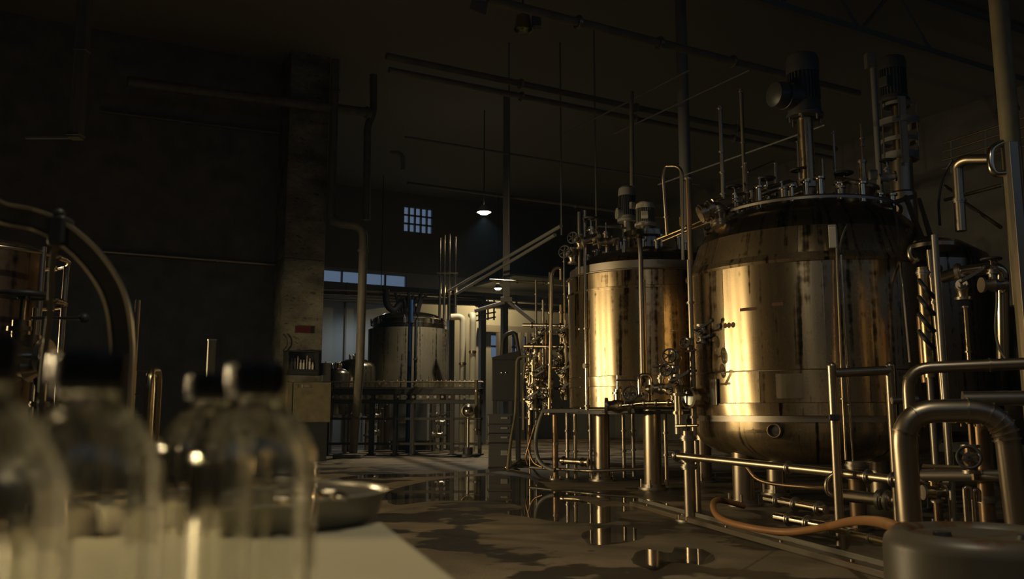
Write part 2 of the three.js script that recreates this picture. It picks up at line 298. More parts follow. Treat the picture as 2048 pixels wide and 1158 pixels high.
// a small hand valve: flanged body along an axis, bonnet, stem and wheel
function valve(pos, axis, s, label, o = {}) {
  const t = thing('valve', label, 'valve', pos, o.group), bm = o.m || M.satin;
  const g = l => merge(l.map(x => x));
  part('body', orient(lathe([[0, -0.09 * s], [0.04 * s, -0.09 * s], [0.042 * s, -0.05 * s], [0.06 * s, 0], [0.042 * s, 0.05 * s], [0.04 * s, 0.09 * s], [0, 0.09 * s]], 16), axis), bm, t);
  for (const k of [-1, 1]) part('flange', orient(cyl(0.065 * s, 0.022 * s, 0, k * 0.09 * s, 0, 18), axis), o.fm || M.dullSteel, t);
  const up = o.up || (Math.abs(axis.y) > 0.7 ? V(-0.5, 0.1, 0.86).normalize() : V(0, 1, 0));
  part('bonnet', orient(merge([cyl(0.03 * s, 0.1 * s, 0, 0.08 * s, 0, 12), cyl(0.045 * s, 0.015 * s, 0, 0.1 * s, 0, 14)]), up), bm, t);
  part('stem', orient(cyl(0.01 * s, 0.14 * s, 0, 0.17 * s, 0, 8), up), M.chrome, t);
  if (o.lever) part('lever', orient(merge([rbox(0.2 * s, 0.012 * s, 0.03 * s, 0.09 * s, 0.2 * s, 0, 0.005), sph(0.022 * s, 0.2 * s, 0.2 * s, 0, 8)]), up), o.hm || M.blackIron, t);
  else part('handwheel', orient(merge([new THREE.TorusGeometry(0.075 * s, 0.011 * s, 8, 22).rotateX(Math.PI / 2).translate(0, 0.22 * s, 0), ...[0, 1, 2].map(k => box(0.14 * s, 0.01 * s, 0.014 * s).rotateY(k * 1.047).translate(0, 0.22 * s, 0)), cyl(0.02 * s, 0.03 * s, 0, 0.22 * s, 0, 10)]), up), o.hm || M.blackIron, t);
  return t;
}

// ------------------------------------------------------------------ tanks
function courses(t, R, y0, y1, n, phase, mName, m, thick = 0.02, gap = 0.006, lean = 0) {   // one ring of cladding sheets, each a part
  for (let k = 0; k < n; k++) {
    const a = phase + k * 2 * Math.PI / n, g = gap / R;
    part(mName, lathe([[R - 0.01, y0 + 0.003], [R + thick - 0.004, y0 + 0.003], [R + thick, y0 + 0.008], [R + thick - lean, y1 - 0.008], [R + thick - 0.004 - lean, y1 - 0.003], [R - 0.01 - lean, y1 - 0.003]], Math.ceil(96 / n), a + g / 2, 2 * Math.PI / n - g, 0.5), m, t);
  }
}
function ring(R, y0, y1, th) { return lathe([[R, y0], [R + th, y0], [R + th, y1], [R, y1], [R, y0]], 80, 0, Math.PI * 2, 0.5); }
function legs(t, list, r, yTop, plate) {
  for (const [x, z] of list) {
    const l = part('leg', lathe([[0, yTop], [r, yTop], [r, 0.05], [0, 0.05]], 28).translate(x, 0, z), M.satin, t);
    part('foot_plate', merge([cyl(plate, 0.03, x, 0.015, z, 28), cyl(r * 1.25, 0.04, x, 0.05, z, 24)]), M.dullSteel, l);
    for (let k = 0; k < 4; k++) part('anchor_bolt', cyl(0.014, 0.11, x + Math.cos(k * 1.571 + 0.4) * plate * 0.82, 0.08, z + Math.sin(k * 1.571 + 0.4) * plate * 0.82, 8), M.dullSteel, l);
  }
}
const C1 = P(1630, 825, 10.6); C1.y = 0;
const C2 = P(1300, 825, 13.4); C2.y = 0;
const C3 = P(815, 825, 26); C3.y = 0;
const R1 = 1.43, R2 = 1.2, R3 = 1.19;
// large tank
{
  const t = thing('mixing_tank', 'large streaked steel mixing tank with a tall agitator tube on its dome', 'tank', C1.clone());
  part('shell', lathe([[R1 - 0.01, 0.95], [R1 - 0.01, 2.7], [R1 - 0.15, 3.06]], 80), M.dullSteel, t);
  part('bottom_dish', lathe([[0, 0.44], [0.5, 0.47], [0.95, 0.53], [1.2, 0.61], [1.33, 0.7], [1.385, 0.78], [R1 - 0.025, 0.86], [R1 - 0.025, 1.04]], 80, 0, Math.PI * 2, 1.2), M.clad, t);
  part('skirt_belt', ring(R1, 1.02, 1.15, 0.035), M.clad, t);
  courses(t, R1, 1.15, 1.5, 8, -0.72, 'lower_cladding_sheet', M.clad, 0.018);
  courses(t, R1, 1.5, 2.7, 8, -1.02, 'cladding_sheet', M.clad, 0.022);
  part('flashing_lip', lathe([[R1, 2.68], [R1 + 0.035, 2.66], [R1 + 0.05, 2.69], [R1 + 0.012, 2.76], [R1, 2.76]], 80), M.clad, t);
  courses(t, R1 - 0.03, 2.74, 3.08, 8, -1.18, 'upper_cladding_sheet', M.clad, 0.02, 0.006, 0.11);
  part('dome', lathe([[R1 - 0.12, 3.06], [R1 - 0.14, 3.11], [1.24, 3.2], [1.13, 3.31], [0.98, 3.42], [0.7, 3.53], [0.35, 3.6], [0, 3.61]], 80, 0, Math.PI * 2, 1.2), M.dome, t);
  part('dome_rim', lathe([[1.06, 3.44], [1.06, 3.465], [1.08, 3.47], [1.1, 3.45], [1.1, 3.42]], 80), M.dullSteel, t);
  const onShell = (phi, y, r = R1 + 0.02) => V(Math.sin(phi) * r, y, Math.cos(phi) * r), nrm = phi => V(Math.sin(phi), 0, Math.cos(phi));
  // nameplates, knob, stencil marks, port and sight glass
  for (const [ph, w] of [[-0.555, 0.17], [-0.46, 0.11]]) part('nameplate', lathe([[R1 + 0.02, 1.2], [R1 + 0.026, 1.2], [R1 + 0.026, 1.46], [R1 + 0.02, 1.46]], 6, ph - w / 2 / R1 + 0.02, w / R1, 0.5), M.satin, t);
  part('knob', orient(cyl(0.03, 0.03, 0, 0, 0, 14), nrm(-1.07)).translate(...onShell(-1.07, 2.02, R1 + 0.03).toArray()), M.blackIron, t);
  for (let k = 0; k < 3; k++) part('worn_stencil_mark', orient(cyl(0.032, 0.003, 0, 0, 0, 12, 0.028), nrm(-1.01 + k * 0.04)).translate(...onShell(-1.01 + k * 0.04, 2.02, R1 + 0.0225).toArray()), M.rust, t);
  for (const [ph, y, w] of [[-0.86, 2.16, 0.2], [-0.6, 2.19, 0.12]]) part('dark_smear_plate', lathe([[R1 + 0.022, y], [R1 + 0.025, y], [R1 + 0.025, y + 0.035], [R1 + 0.022, y + 0.035]], 5, ph, w / R1, 0.5), M.rust, t);
  const pt = part('drain_port', orient(lathe([[0, 0.04], [0.05, 0.04], [0.055, 0.06], [0.085, 0.06], [0.085, 0], [0, 0]], 28), nrm(-0.62)).translate(...onShell(-0.62, 0.86, 1.405).toArray()), M.blackIron, t);
  part('port_ring', orient(new THREE.TorusGeometry(0.07, 0.012, 8, 28).rotateX(Math.PI / 2).translate(0, 0.06, 0), nrm(-0.62)).translate(...onShell(-0.62, 0.86, 1.405).toArray()), M.copper, pt);
  const sg = part('sight_port', orient(lathe([[0, -0.02], [0.11, -0.02], [0.11, 0.13], [0.125, 0.13], [0.125, 0.19], [0.1, 0.2], [0.085, 0.17], [0, 0.165]], 28), V(-0.85, 0, 0.53)).translate(...onShell(-1.33, 1.22, R1 + 0.06).toArray()), M.chrome, t);
  part('port_glass', orient(cyl(0.085, 0.01, 0, 0.185, 0, 24), V(-0.85, 0, 0.53)).translate(...onShell(-1.33, 1.22, R1 + 0.06).toArray()), M.pane, sg);
  part('port_backplate', rbox(0.02, 0.3, 0.16, 0, 0, 0).rotateY(-1.33 + Math.PI / 2).translate(...onShell(-1.16, 1.28, R1 + 0.03).toArray()), M.dullSteel, t);
  part('latch_handle', merge([rodTo(onShell(-1.29, 1.9, R1 + 0.06), onShell(-1.14, 1.93, R1 + 0.06), 0.022), rodTo(onShell(-1.27, 1.9, R1), onShell(-1.27, 1.9, R1 + 0.07), 0.014), rodTo(onShell(-1.16, 1.93, R1), onShell(-1.16, 1.93, R1 + 0.07), 0.014)]), M.blackIron, t);
  legs(t, [[-0.98, 0.35], [0.75, 0.75], [-0.2, -1.0], [0.9, -0.4]], 0.12, 0.72, 0.2);
  // hardware on the dome: manway, nozzles, hold-down lugs
  part('manway', orient(lathe([[0, 0.2], [0.24, 0.2], [0.26, 0.17], [0.26, 0.15], [0.22, 0.15], [0.22, -0.1]], 32), V(0.25, 1, 0.3)).translate(0.42, 3.58, 0.45), M.satin, t);
  for (let k = 0; k < 22; k++) { const a = -2.2 + k * 0.19, r = 0.55 + 0.55 * ((k * 7) % 5) / 5, y = 3.61 - 0.19 * r * r; part('dome_nozzle', merge([cyl(0.025 + 0.02 * (k % 3) / 2, 0.14 + 0.06 * (k % 4), Math.sin(a) * r, y + 0.07, Math.cos(a) * r, 12), cyl(0.05 + 0.02 * (k % 3) / 2, 0.02, Math.sin(a) * r, y + 0.14 + 0.03 * (k % 4), Math.cos(a) * r, 14)]), k % 4 ? M.chrome : M.dullSteel, t); }
}
// smaller tank behind
{
  const t = thing('mixing_tank', 'smooth steel mixing tank with twin motors, behind the large streaked tank', 'tank', C2.clone());
  const yb = 1.12;
  part('shell', lathe([[0, yb - 0.02], [R2 - 0.04, yb - 0.02], [R2 - 0.01, yb + 0.02], [R2 - 0.01, 3.2]], 72), M.dullSteel, t);
  courses(t, R2, yb, 1.42, 6, -0.98, 'lower_cladding_sheet', M.clad, 0.018);
  part('lower_band', ring(R2, 1.42, 1.56, 0.024), M.clad, t);
  courses(t, R2, 1.56, 2.82, 6, -1.02, 'cladding_sheet', M.clad, 0.018);
  part('upper_lip', ring(R2, 2.8, 2.83, 0.04), M.clad, t);
  courses(t, R2, 2.83, 3.06, 6, -0.45, 'upper_cladding_sheet', M.clad, 0.014);
  part('rim_rail', new THREE.TorusGeometry(R2 + 0.03, 0.012, 8, 80).rotateX(Math.PI / 2).translate(0, 3.07, 0), M.satin, t);
  part('dome', lathe([[R2 - 0.01, 3.05], [R2 - 0.03, 3.16], [1.1, 3.28], [0.9, 3.4], [0.6, 3.5], [0.3, 3.54], [0, 3.55]], 72, 0, Math.PI * 2, 1.2), M.dome, t);
  part('neck', lathe([[0.28, 3.4], [0.27, 3.72], [0.36, 3.74], [0.36, 3.82], [0.25, 3.85], [0, 3.85]], 40), M.dome, t);
  part('drip_ring', ring(R2 - 0.02, yb - 0.09, yb - 0.045, 0.06), M.blackIron, t);
  part('gauge_boss', orient(lathe([[0, 0.05], [0.04, 0.05], [0.05, 0.03], [0.055, 0]], 20), V(Math.sin(-0.98), 0, Math.cos(-0.98))).translate(Math.sin(-0.98) * (R2 + 0.01), 1.72, Math.cos(-0.98) * (R2 + 0.01)), M.dullSteel, t);
  for (const [ph, y, w] of [[0.1, 2.18, 0.5], [0.1, 2.34, 0.42]]) part('label_strip', lathe([[R2 + 0.018, y], [R2 + 0.03, y], [R2 + 0.03, y + 0.012], [R2 + 0.018, y + 0.012]], 10, ph, w / R2, 0.5), M.dullSteel, t);
  legs(t, [[-0.13, 0.98], [-0.68, -0.55], [0.85, -0.3]], 0.125, yb - 0.03, 0.21);
  for (let k = 0; k < 16; k++) { const a = -2.4 + k * 0.27, r = 0.5 + 0.55 * ((k * 7) % 5) / 5, y = 3.55 - 0.27 * r * r; part('dome_nozzle', merge([cyl(0.03, 0.16 + 0.06 * (k % 4), Math.sin(a) * r, y + 0.07, Math.cos(a) * r, 12), cyl(0.055, 0.025, Math.sin(a) * r, y + 0.14 + 0.03 * (k % 4), Math.cos(a) * r, 14)]), k % 3 ? M.chrome : M.dullSteel, t); }
}
// far tank
{
  const t = thing('storage_tank', 'dull grey tank with a stepped dark lid, standing behind the jar conveyor', 'tank', C3.clone());
  const yt = hAt(653, 26 - R3), yb = 1.35;
  part('shell', lathe([[0, yb - 0.05], [R3, yb], [R3, yt]], 64), mat({ rgb: [0.5, 0.46, 0.36], metalness: 0.75, roughness: 0.6, map: steelMap, roughnessMap: steelRough }), t);
  part('lid_wall', lathe([[R3, yt], [R3 - 0.12, yt + 0.01], [R3 - 0.12, yt + 0.28]], 64), M.dome, t);
  part('lid_ring', ring(R3 - 0.12, yt + 0.14, yt + 0.17, 0.02), M.chrome, t);
  part('lid_dome', lathe([[R3 - 0.1, yt + 0.27], [R3 - 0.14, yt + 0.33], [0.8, yt + 0.45], [0.4, yt + 0.53], [0, yt + 0.55]], 64, 0, Math.PI * 2, 1.2), M.dome, t);
  part('lid_hub', lathe([[0.3, yt + 0.5], [0.3, yt + 0.66], [0.34, yt + 0.68], [0.2, yt + 0.72], [0.12, yt + 1.0], [0, yt + 1.0]], 28), M.blackIron, t);
  for (let k = 0; k < 8; k++) { const a = k * 0.785; part('lid_clamp', merge([rbox(0.06, 0.16, 0.08, Math.sin(a) * (R3 - 0.08), yt + 0.2, Math.cos(a) * (R3 - 0.08)), cyl(0.02, 0.12, Math.sin(a) * (R3 - 0.06), yt + 0.28, Math.cos(a) * (R3 - 0.06), 8)]), M.dullSteel, t); }
  legs(t, [[-0.7, 0.6], [0.7, 0.6], [-0.7, -0.6], [0.7, -0.6]], 0.09, yb, 0.14);
}

// ------------------------------------------------------------------ agitator drives
function motorParts(t, x, z, yTop, yCowl, yFin, yFlange, r, m, mc, facing = -0.5) {
  part('fan_cowl', lathe([[0, yTop], [r * 0.7, yTop], [r * 0.95, yTop - 0.03], [r * 1.03, yTop - 0.09], [r * 1.03, yCowl], [r * 0.9, yCowl]], 32).translate(x, 0, z), mc, t);
  part('motor_body', cyl(r * 0.86, yCowl - yFin + 0.04, x, (yCowl + yFin) / 2, z, 28), m, t);
  for (let k = 0; k < 26; k++) { const a = k / 26 * Math.PI * 2; part('cooling_fin', box(r * 0.16, yCowl - yFin, r * 0.05).translate(r * 0.92, 0, 0).rotateY(a).translate(x, (yCowl + yFin) / 2, z), m, t); }
  part('motor_flange', lathe([[0, yFin], [r * 0.95, yFin], [r * 1.02, yFin - 0.03], [r * 1.06, yFlange + 0.05], [r * 1.16, yFlange + 0.04], [r * 1.16, yFlange], [0, yFlange]], 32).translate(x, 0, z), mc, t);
  const a = facing; part('terminal_box', rbox(r * 0.75, r * 0.8, r * 0.45, 0, 0, r * 1.12).rotateY(a).translate(x, (yCowl + yFin) / 2 - 0.02, z), mc, t);
}
{ // tall drive on the large tank
  const d = 10.6, h = y => hAt(y, d), t = thing('agitator_drive', 'tall agitator drive with finned motor on a shiny tube above the large tank', 'motor', V(C1.x, 0, C1.z));
  const x = mpp(d) * 8, z = 0;
  motorParts(t, x, z, h(110), h(150), h(204), h(236), 0.195, M.motor, M.motor, 2.2);
  part('lantern_tube', lathe([[0.097, h(374)], [0.097, h(238)]], 36).translate(x, 0, z), M.clad, t);
  part('tube_collar', lathe([[0.097, h(362)], [0.15, h(362)], [0.15, h(378)], [0.13, h(380)], [0.12, h(392)], [0.15, h(394)], [0.16, h(404)], [0, h(404)]], 32).translate(x, 0, z), M.satin, t);
  for (let k = 0; k < 6; k++) part('flange_bolt', cyl(0.014, 0.09, x + Math.cos(k * 1.047) * 0.19, h(236) - 0.02, z + Math.sin(k * 1.047) * 0.19, 8), M.dullSteel, t);
  part('tie_rod', rodTo(V(x + 0.17, h(398), z + 0.05), V(x + 0.17, h(320), z + 0.05), 0.02), M.satin, t);
  // side gear motor
  const gy = h(198), g = (l, ax) => orient(l, V(-0.93, 0, 0.36)).translate(x, gy, z);
  part('gear_case', g(lathe([[0, 0.1], [0.16, 0.1], [0.17, 0.3], [0.13, 0.32], [0, 0.32]], 28)), M.motor, t);
  part('gear_motor_cowl', g(lathe([[0, 0.33], [0.165, 0.33], [0.17, 0.36], [0.155, 0.46], [0.1, 0.49], [0, 0.5]], 28)), M.motor, t);
  part('warning_tag', rbox(0.1, 0.15, 0.012, -0.19, h(187), 0.16).rotateY(0.1), M.orangeTag, t);
}
const C4 = P(1806, 400, 13.2); C4.y = 0;
{ // second row tank with a caged drive, only its top showing
  const t = thing('mixing_tank', 'dark tank of the second row behind the large tank, carrying the caged drive', 'tank', C4.clone());
  part('shell', lathe([[0, 0.6], [0.9, 0.65], [1.15, 0.8], [1.15, 3.2]], 56), M.dome, t);
  part('dome', lathe([[1.15, 3.2], [1.1, 3.35], [0.8, 3.55], [0.4, 3.66], [0, 3.68]], 56, 0, Math.PI * 2, 1.2), M.dome, t);
  legs(t, [[-0.7, 0.6], [0.7, 0.6], [0, -0.9]], 0.1, 0.75, 0.16);
  const d = 13.2, h = y => hAt(y, d), a = thing('agitator_drive', 'caged agitator drive with stacked rings and a small finned motor', 'motor', V(C4.x, 0, C4.z));
  motorParts(a, -0.04, 0, h(115), h(142), h(193), h(206), 0.2, M.motor, M.motor, -1.0);
  for (const [y0, y1, r] of [[208, 214, 0.2], [242, 254, 0.29], [279, 287, 0.25], [308, 322, 0.25]]) part('cage_ring', lathe([[r, h(y0)], [r + 0.02, h(y0)], [r + 0.02, h(y1)], [r, h(y1)], [r, h(y0)]], 40), M.motorLight, a);
  part('cage_plate', rbox(0.12, h(205) - h(335), 0.03, -0.05, (h(205) + h(335)) / 2, 0.28), M.motorLight, a);
  for (const q of [-0.27, 0.27]) part('cage_rod', cyl(0.014, h(206) - h(318), q, (h(206) + h(318)) / 2, 0.06, 10), M.satin, a);
  part('coupling', cyl(0.09, h(214) - h(322), 0, (h(214) + h(322)) / 2, 0, 20), M.brass, a);
  part('lower_tube', lathe([[0, h(322)], [0.17, h(324)], [0.17, h(384)], [0.2, h(388)], [0.2, 3.6]], 32), M.satin, a);
}
{ // twin motors on the smaller tank
  const d = 13.4, h = y => hAt(y, d), k = mpp(d);
  const a = thing('agitator_drive', 'grey finned drive motor standing taller of the two on the smaller tank', 'motor', V(C2.x, 0, C2.z - 0.15));
  motorParts(a, P(1254, 400, 13.55).x - C2.x, 0, h(369), h(388), h(428), h(440), 0.135, M.motor, M.motorLight, 0.5);
  part('support_stem', cyl(0.08, h(440) - h(470), P(1254, 400, 13.55).x - C2.x, (h(440) + h(470)) / 2, 0, 20), M.satin, a);
  part('side_cowl', orient(cyl(0.09, 0.14, 0, 0, 0, 20), V(-1, 0, 0.2)).translate(P(1241, 400, 13.55).x - C2.x, h(424), 0.02), M.motorLight, a);
  const b = thing('agitator_drive', 'short pale motor with upright fins on the neck of the smaller tank', 'motor', V(C2.x, 0, C2.z + 0.1));
  motorParts(b, P(1290, 400, 13.3).x - C2.x, 0, h(408), h(421), h(448), h(456), 0.145, M.motorLight, M.white, -0.2);
  part('support_stem', cyl(0.1, h(456) - h(475), P(1290, 400, 13.3).x - C2.x, (h(456) + h(475)) / 2, 0, 20), M.satin, b);
}
{ // far motor half hidden by the right post
  const d = 15, h = y => hAt(y, d), p = P(2004, 200, d), t = thing('agitator_drive', 'dark motor half hidden behind the tall beige post', 'motor', V(p.x, 0, p.z));
  motorParts(t, 0.08, 0, h(150), h(168), h(205), h(222), 0.17, M.motor, M.motor, -0.8);
  part('stand_tube', lathe([[0.1, h(222)], [0.1, h(300)], [0.16, h(302)], [0.16, 2.7], [0, 2.7]], 24).translate(0.08, 0, 0), M.dullSteel, t);
  const tk = thing('mixing_tank', 'dark tank behind the right-hand pipework, under the motor half hidden by the post', 'tank', V(p.x + 0.08, 0, p.z));
  part('shell', lathe([[0, 0.5], [0.8, 0.55], [1.05, 0.75], [1.05, 2.6], [0.9, 2.75], [0.4, 2.86], [0, 2.88]], 56, 0, Math.PI * 2, 1), M.dome, tk);
  legs(tk, [[-0.7, 0.4], [0.6, 0.5], [0, -0.8]], 0.09, 0.7, 0.15);
}

// ------------------------------------------------------------------ bench with bottles in the foreground
const BENCH = EYE - 0.175;
{
  const c = G(764, 1043, BENCH), e = G(915, 1158, BENCH), dir = e.clone().sub(c).normalize(), left = V(dir.z, 0, -dir.x).multiplyScalar(-1);
  if (left.x > 0) left.multiplyScalar(-1);
  const L = 1.75, Wd = 1.9, mid = c.clone().addScaledVector(dir, L / 2).addScaledVector(left, Wd / 2), ang = Math.atan2(-left.z, left.x);
  const t = thing('work_bench', 'pale work bench with a smooth beige top carrying the glass bottles', 'table', V(mid.x, 0, mid.z));
  part('top', rbox(Wd, 0.035, L, 0, BENCH - 0.0175, 0, 0.006).rotateY(ang), M.table, t);
  part('apron', merge([box(Wd - 0.2, 0.08, 0.03, 0, BENCH - 0.075, L / 2 - 0.1), box(Wd - 0.2, 0.08, 0.03, 0, BENCH - 0.075, -L / 2 + 0.1)]).rotateY(ang), M.beam, t);
  for (const [x, z] of [[-1, -1], [1, -1], [-1, 1], [1, 1]]) part('leg', rbox(0.05, BENCH - 0.035, 0.05, x * (Wd / 2 - 0.08), (BENCH - 0.035) / 2, z * (L / 2 - 0.08), 0.005).rotateY(ang), M.beam, t);
}
function bottle(px, d, label) {
  const p = P(px, 825, d), t = thing('glass_bottle', label, 'bottle', V(p.x, BENCH, p.z));
  const R = 0.045, out = [[0, 0.001], [R - 0.008, 0.001], [R - 0.002, 0.004], [R, 0.012], [R, 0.138], [R - 0.0012, 0.146], [R - 0.005, 0.156], [0.033, 0.168], [0.025, 0.1755], [0.0195, 0.181], [0.0175, 0.185], [0.0172, 0.209]];
  const inn = out.slice(1).map(([x, y]) => [Math.max(x - 0.0042, 0.001), Math.max(y - (y > 0.14 ? 0.0015 : 0), 0.005)]).reverse();
  inn[0][1] = 0.209; inn.push([0, 0.0065]);
  part('glass_body', lathe([...out, ...inn], 64, 0, Math.PI * 2, 0.9), M.glass, t);
  const cp = [[0.0186, 0.1905], [0.0212, 0.1905], [0.0216, 0.1925], [0.0212, 0.209], [0.0198, 0.2112], [0, 0.2115]];
  const c = part('screw_cap', lathe(cp, 72, 0, Math.PI * 2, 0.6), M.cap, t);
  for (let k = 0; k < 48; k++) part('grip_rib', box(0.0007, 0.0145, 0.0012).translate(0.02145, 0.2005, 0).rotateY(k / 48 * Math.PI * 2), M.cap, c);
  part('cap_ring', lathe([[0.0184, 0.187], [0.0205, 0.187], [0.0205, 0.1895], [0.0184, 0.1895]], 48), M.cap, c);
  return t;
}
bottle(512, 0.65, 'clear glass bottle with a black screw cap, standing beside the round tray');
bottle(418, 0.83, 'clear glass bottle half hidden behind the one beside the round tray');
bottle(174, 0.53, 'clear glass bottle whose cap stands before the curved channel');
bottle(-72, 0.388, 'clear glass bottle cut by the edge of the picture, before the hooped vessel');
{ // round shallow box with a lid
  const p = G(511, 1039, BENCH), t = thing('round_tray', 'shallow round plastic tray with a brown sunk lid on the bench corner', 'tray', V(p.x, BENCH, p.z));
  part('tray_wall', lathe([[0, 0.002], [0.196, 0.002], [0.2, 0.006], [0.21, 0.042], [0.215, 0.044], [0.216, 0.047], [0.212, 0.049], [0.207, 0.047], [0.2, 0.02], [0, 0.018]], 72, 0, Math.PI * 2, 0.7), M.dish, t);
  part('sunk_lid', lathe([[0, 0.043], [0.2, 0.043], [0.2055, 0.041], [0.2055, 0.037], [0, 0.036]], 72, 0, Math.PI * 2, 0.6), mat({ rgb: [0.11, 0.09, 0.062], roughness: 0.35 }), t);
  const c = solo('foil_scrap', (() => { const g = new THREE.IcosahedronGeometry(0.02, 2), q = g.attributes.position; for (let i = 0; i < q.count; i++) { const k = 0.7 + 0.6 * hash(Math.round(q.getX(i) * 2000) & 255, Math.round(q.getZ(i) * 2000 + q.getY(i) * 900) & 255); q.setXYZ(i, q.getX(i) * 1.5 * k, q.getY(i) * 0.45 * k, q.getZ(i) * k); } g.computeVertexNormals(); return g; })(), M.chrome, 'crumpled bright scrap of foil lying on the lid of the round tray', 'foil');
  c.position.copy(G(655, 992, BENCH + 0.05)).setY(BENCH + 0.05);
}

// ------------------------------------------------------------------ puddles on the floor
function puddle(label, px) {
  const w = px.map(([x, y]) => G(x, y, 0)), c = new THREE.CatmullRomCurve3(w, true, 'centripetal').getPoints(px.length * 10);
  const base = c[0].clone(), s = new THREE.Shape(c.map((q, i) => { const j = 0.05 * (fbm(i * 0.31 + px.length, 3.3, 3) - 0.5); return new THREE.Vector2(q.x - base.x + j, -(q.z - base.z) + j * 1.6); }));
  const g = new THREE.ShapeGeometry(s, 6).rotateX(-Math.PI / 2), m = solo('puddle', g, M.water, label, 'puddle');
  m.position.set(base.x, 0.003, base.z); return m;
}
puddle('broad still puddle mirroring the pipework, in the middle of the floor', [[775, 985], [830, 968], [905, 956], [1010, 951], [1075, 964], [1105, 982], [1190, 1010], [1240, 1033], [1215, 1046], [1130, 1045], [1060, 1036], [1005, 1026], [1046, 1016], [1000, 1004], [930, 1001], [860, 1003], [795, 1010]]);
puddle('long thin puddle in front of the smaller tank legs', [[1108, 983], [1180, 984], [1290, 999], [1340, 1012], [1285, 1011], [1200, 996], [1140, 990]]);
puddle('lens shaped puddle between the broad puddle and the kerb strip', [[1165, 1066], [1210, 1056], [1255, 1054], [1288, 1074], [1235, 1088], [1188, 1090]]);
puddle('small puddle beside the kerb strip near the large tank', [[1215, 1013], [1260, 1014], [1266, 1022], [1225, 1023]]);
puddle('narrow wet streak far behind the broad puddle', [[655, 961], [740, 949], [860, 948], [1010, 936], [1015, 940], [880, 953], [760, 955]]);
puddle('ragged puddle against the kerb strip, before the hose', [[1262, 1118], [1290, 1100], [1340, 1106], [1352, 1094], [1395, 1098], [1430, 1118], [1400, 1130], [1350, 1126], [1310, 1142], [1280, 1134]]);

// ------------------------------------------------------------------ kerb strip, hose, drum at the right
{
  const a = G(1268, 1012), b = G(1800, 1163), t = thing('kerb_strip', 'long worn steel kerb strip lying along the floor before the large tank', 'strip', a.clone());
  const v = b.clone().sub(a), L = v.length(), ang = Math.atan2(-v.z, v.x);
  part('flat_bar', rbox(L, 0.05, 0.11, L / 2, 0.026, 0, 0.008).rotateY(ang), M.drum, t);
  part('upright_flange', rbox(L, 0.085, 0.014, L / 2, 0.045, -0.06, 0.004).rotateY(ang), M.greyPipe, t);
  for (let k = 0; k < 5; k++) part('bolt_head', cyl(0.016, 0.016, (k + 0.5) * L / 5, 0.056, 0.02, 6).rotateY(ang), M.dullSteel, t);
}
pipe('rubber_hose', 'orange brown rubber hose curving over the floor to the drum', M.rubber, 0.028, [[1488, 1012, 8.75], [1440, 1000, 8.6], [1426, 1010, 8.3], [1440, 1036, 7.9], [1500, 1055, 7.4], [1570, 1064, 7.1], [1640, 1056, 6.6], [1700, 1043, 5.8], [1760, 1044, 4.6], [1800, 1058, 3.9]].map(p => P(...p)).map(v => { v.y = Math.max(v.y, 0.03); return v; }), { smooth: 70, cat: 'hose' });
{
  const p = P(1952, 900, 3.25), top = EYE - 0.42, t = thing('drum', 'squat dull plastic drum with a recessed lid, the hose end resting on it', 'drum', V(p.x, 0, p.z)), R = 0.335;
  part('body', lathe([[0, 0.002], [R - 0.04, 0.002], [R - 0.01, 0.02], [R, 0.06], [R, 0.26], [R + 0.008, 0.28], [R, 0.3], [R, top - 0.06], [R - 0.008, top - 0.03], [R - 0.035, top - 0.004], [R - 0.06, top], [R - 0.085, top - 0.008], [R - 0.1, top - 0.03]], 72, 0, Math.PI * 2, 1.1), M.drum, t);
  part('lid', lathe([[0, top - 0.035], [R - 0.1, top - 0.035], [R - 0.09, top - 0.02], [R - 0.12, top - 0.022], [0.06, top - 0.028], [0, top - 0.028]], 56), M.drum, t);
  for (const q of [-0.12, 0.13]) part('bung', lathe([[0, top - 0.01], [0.03, top - 0.01], [0.034, top - 0.03]], 18).translate(q, 0, 0.05 * Math.sign(q)), M.blackIron, t);
}

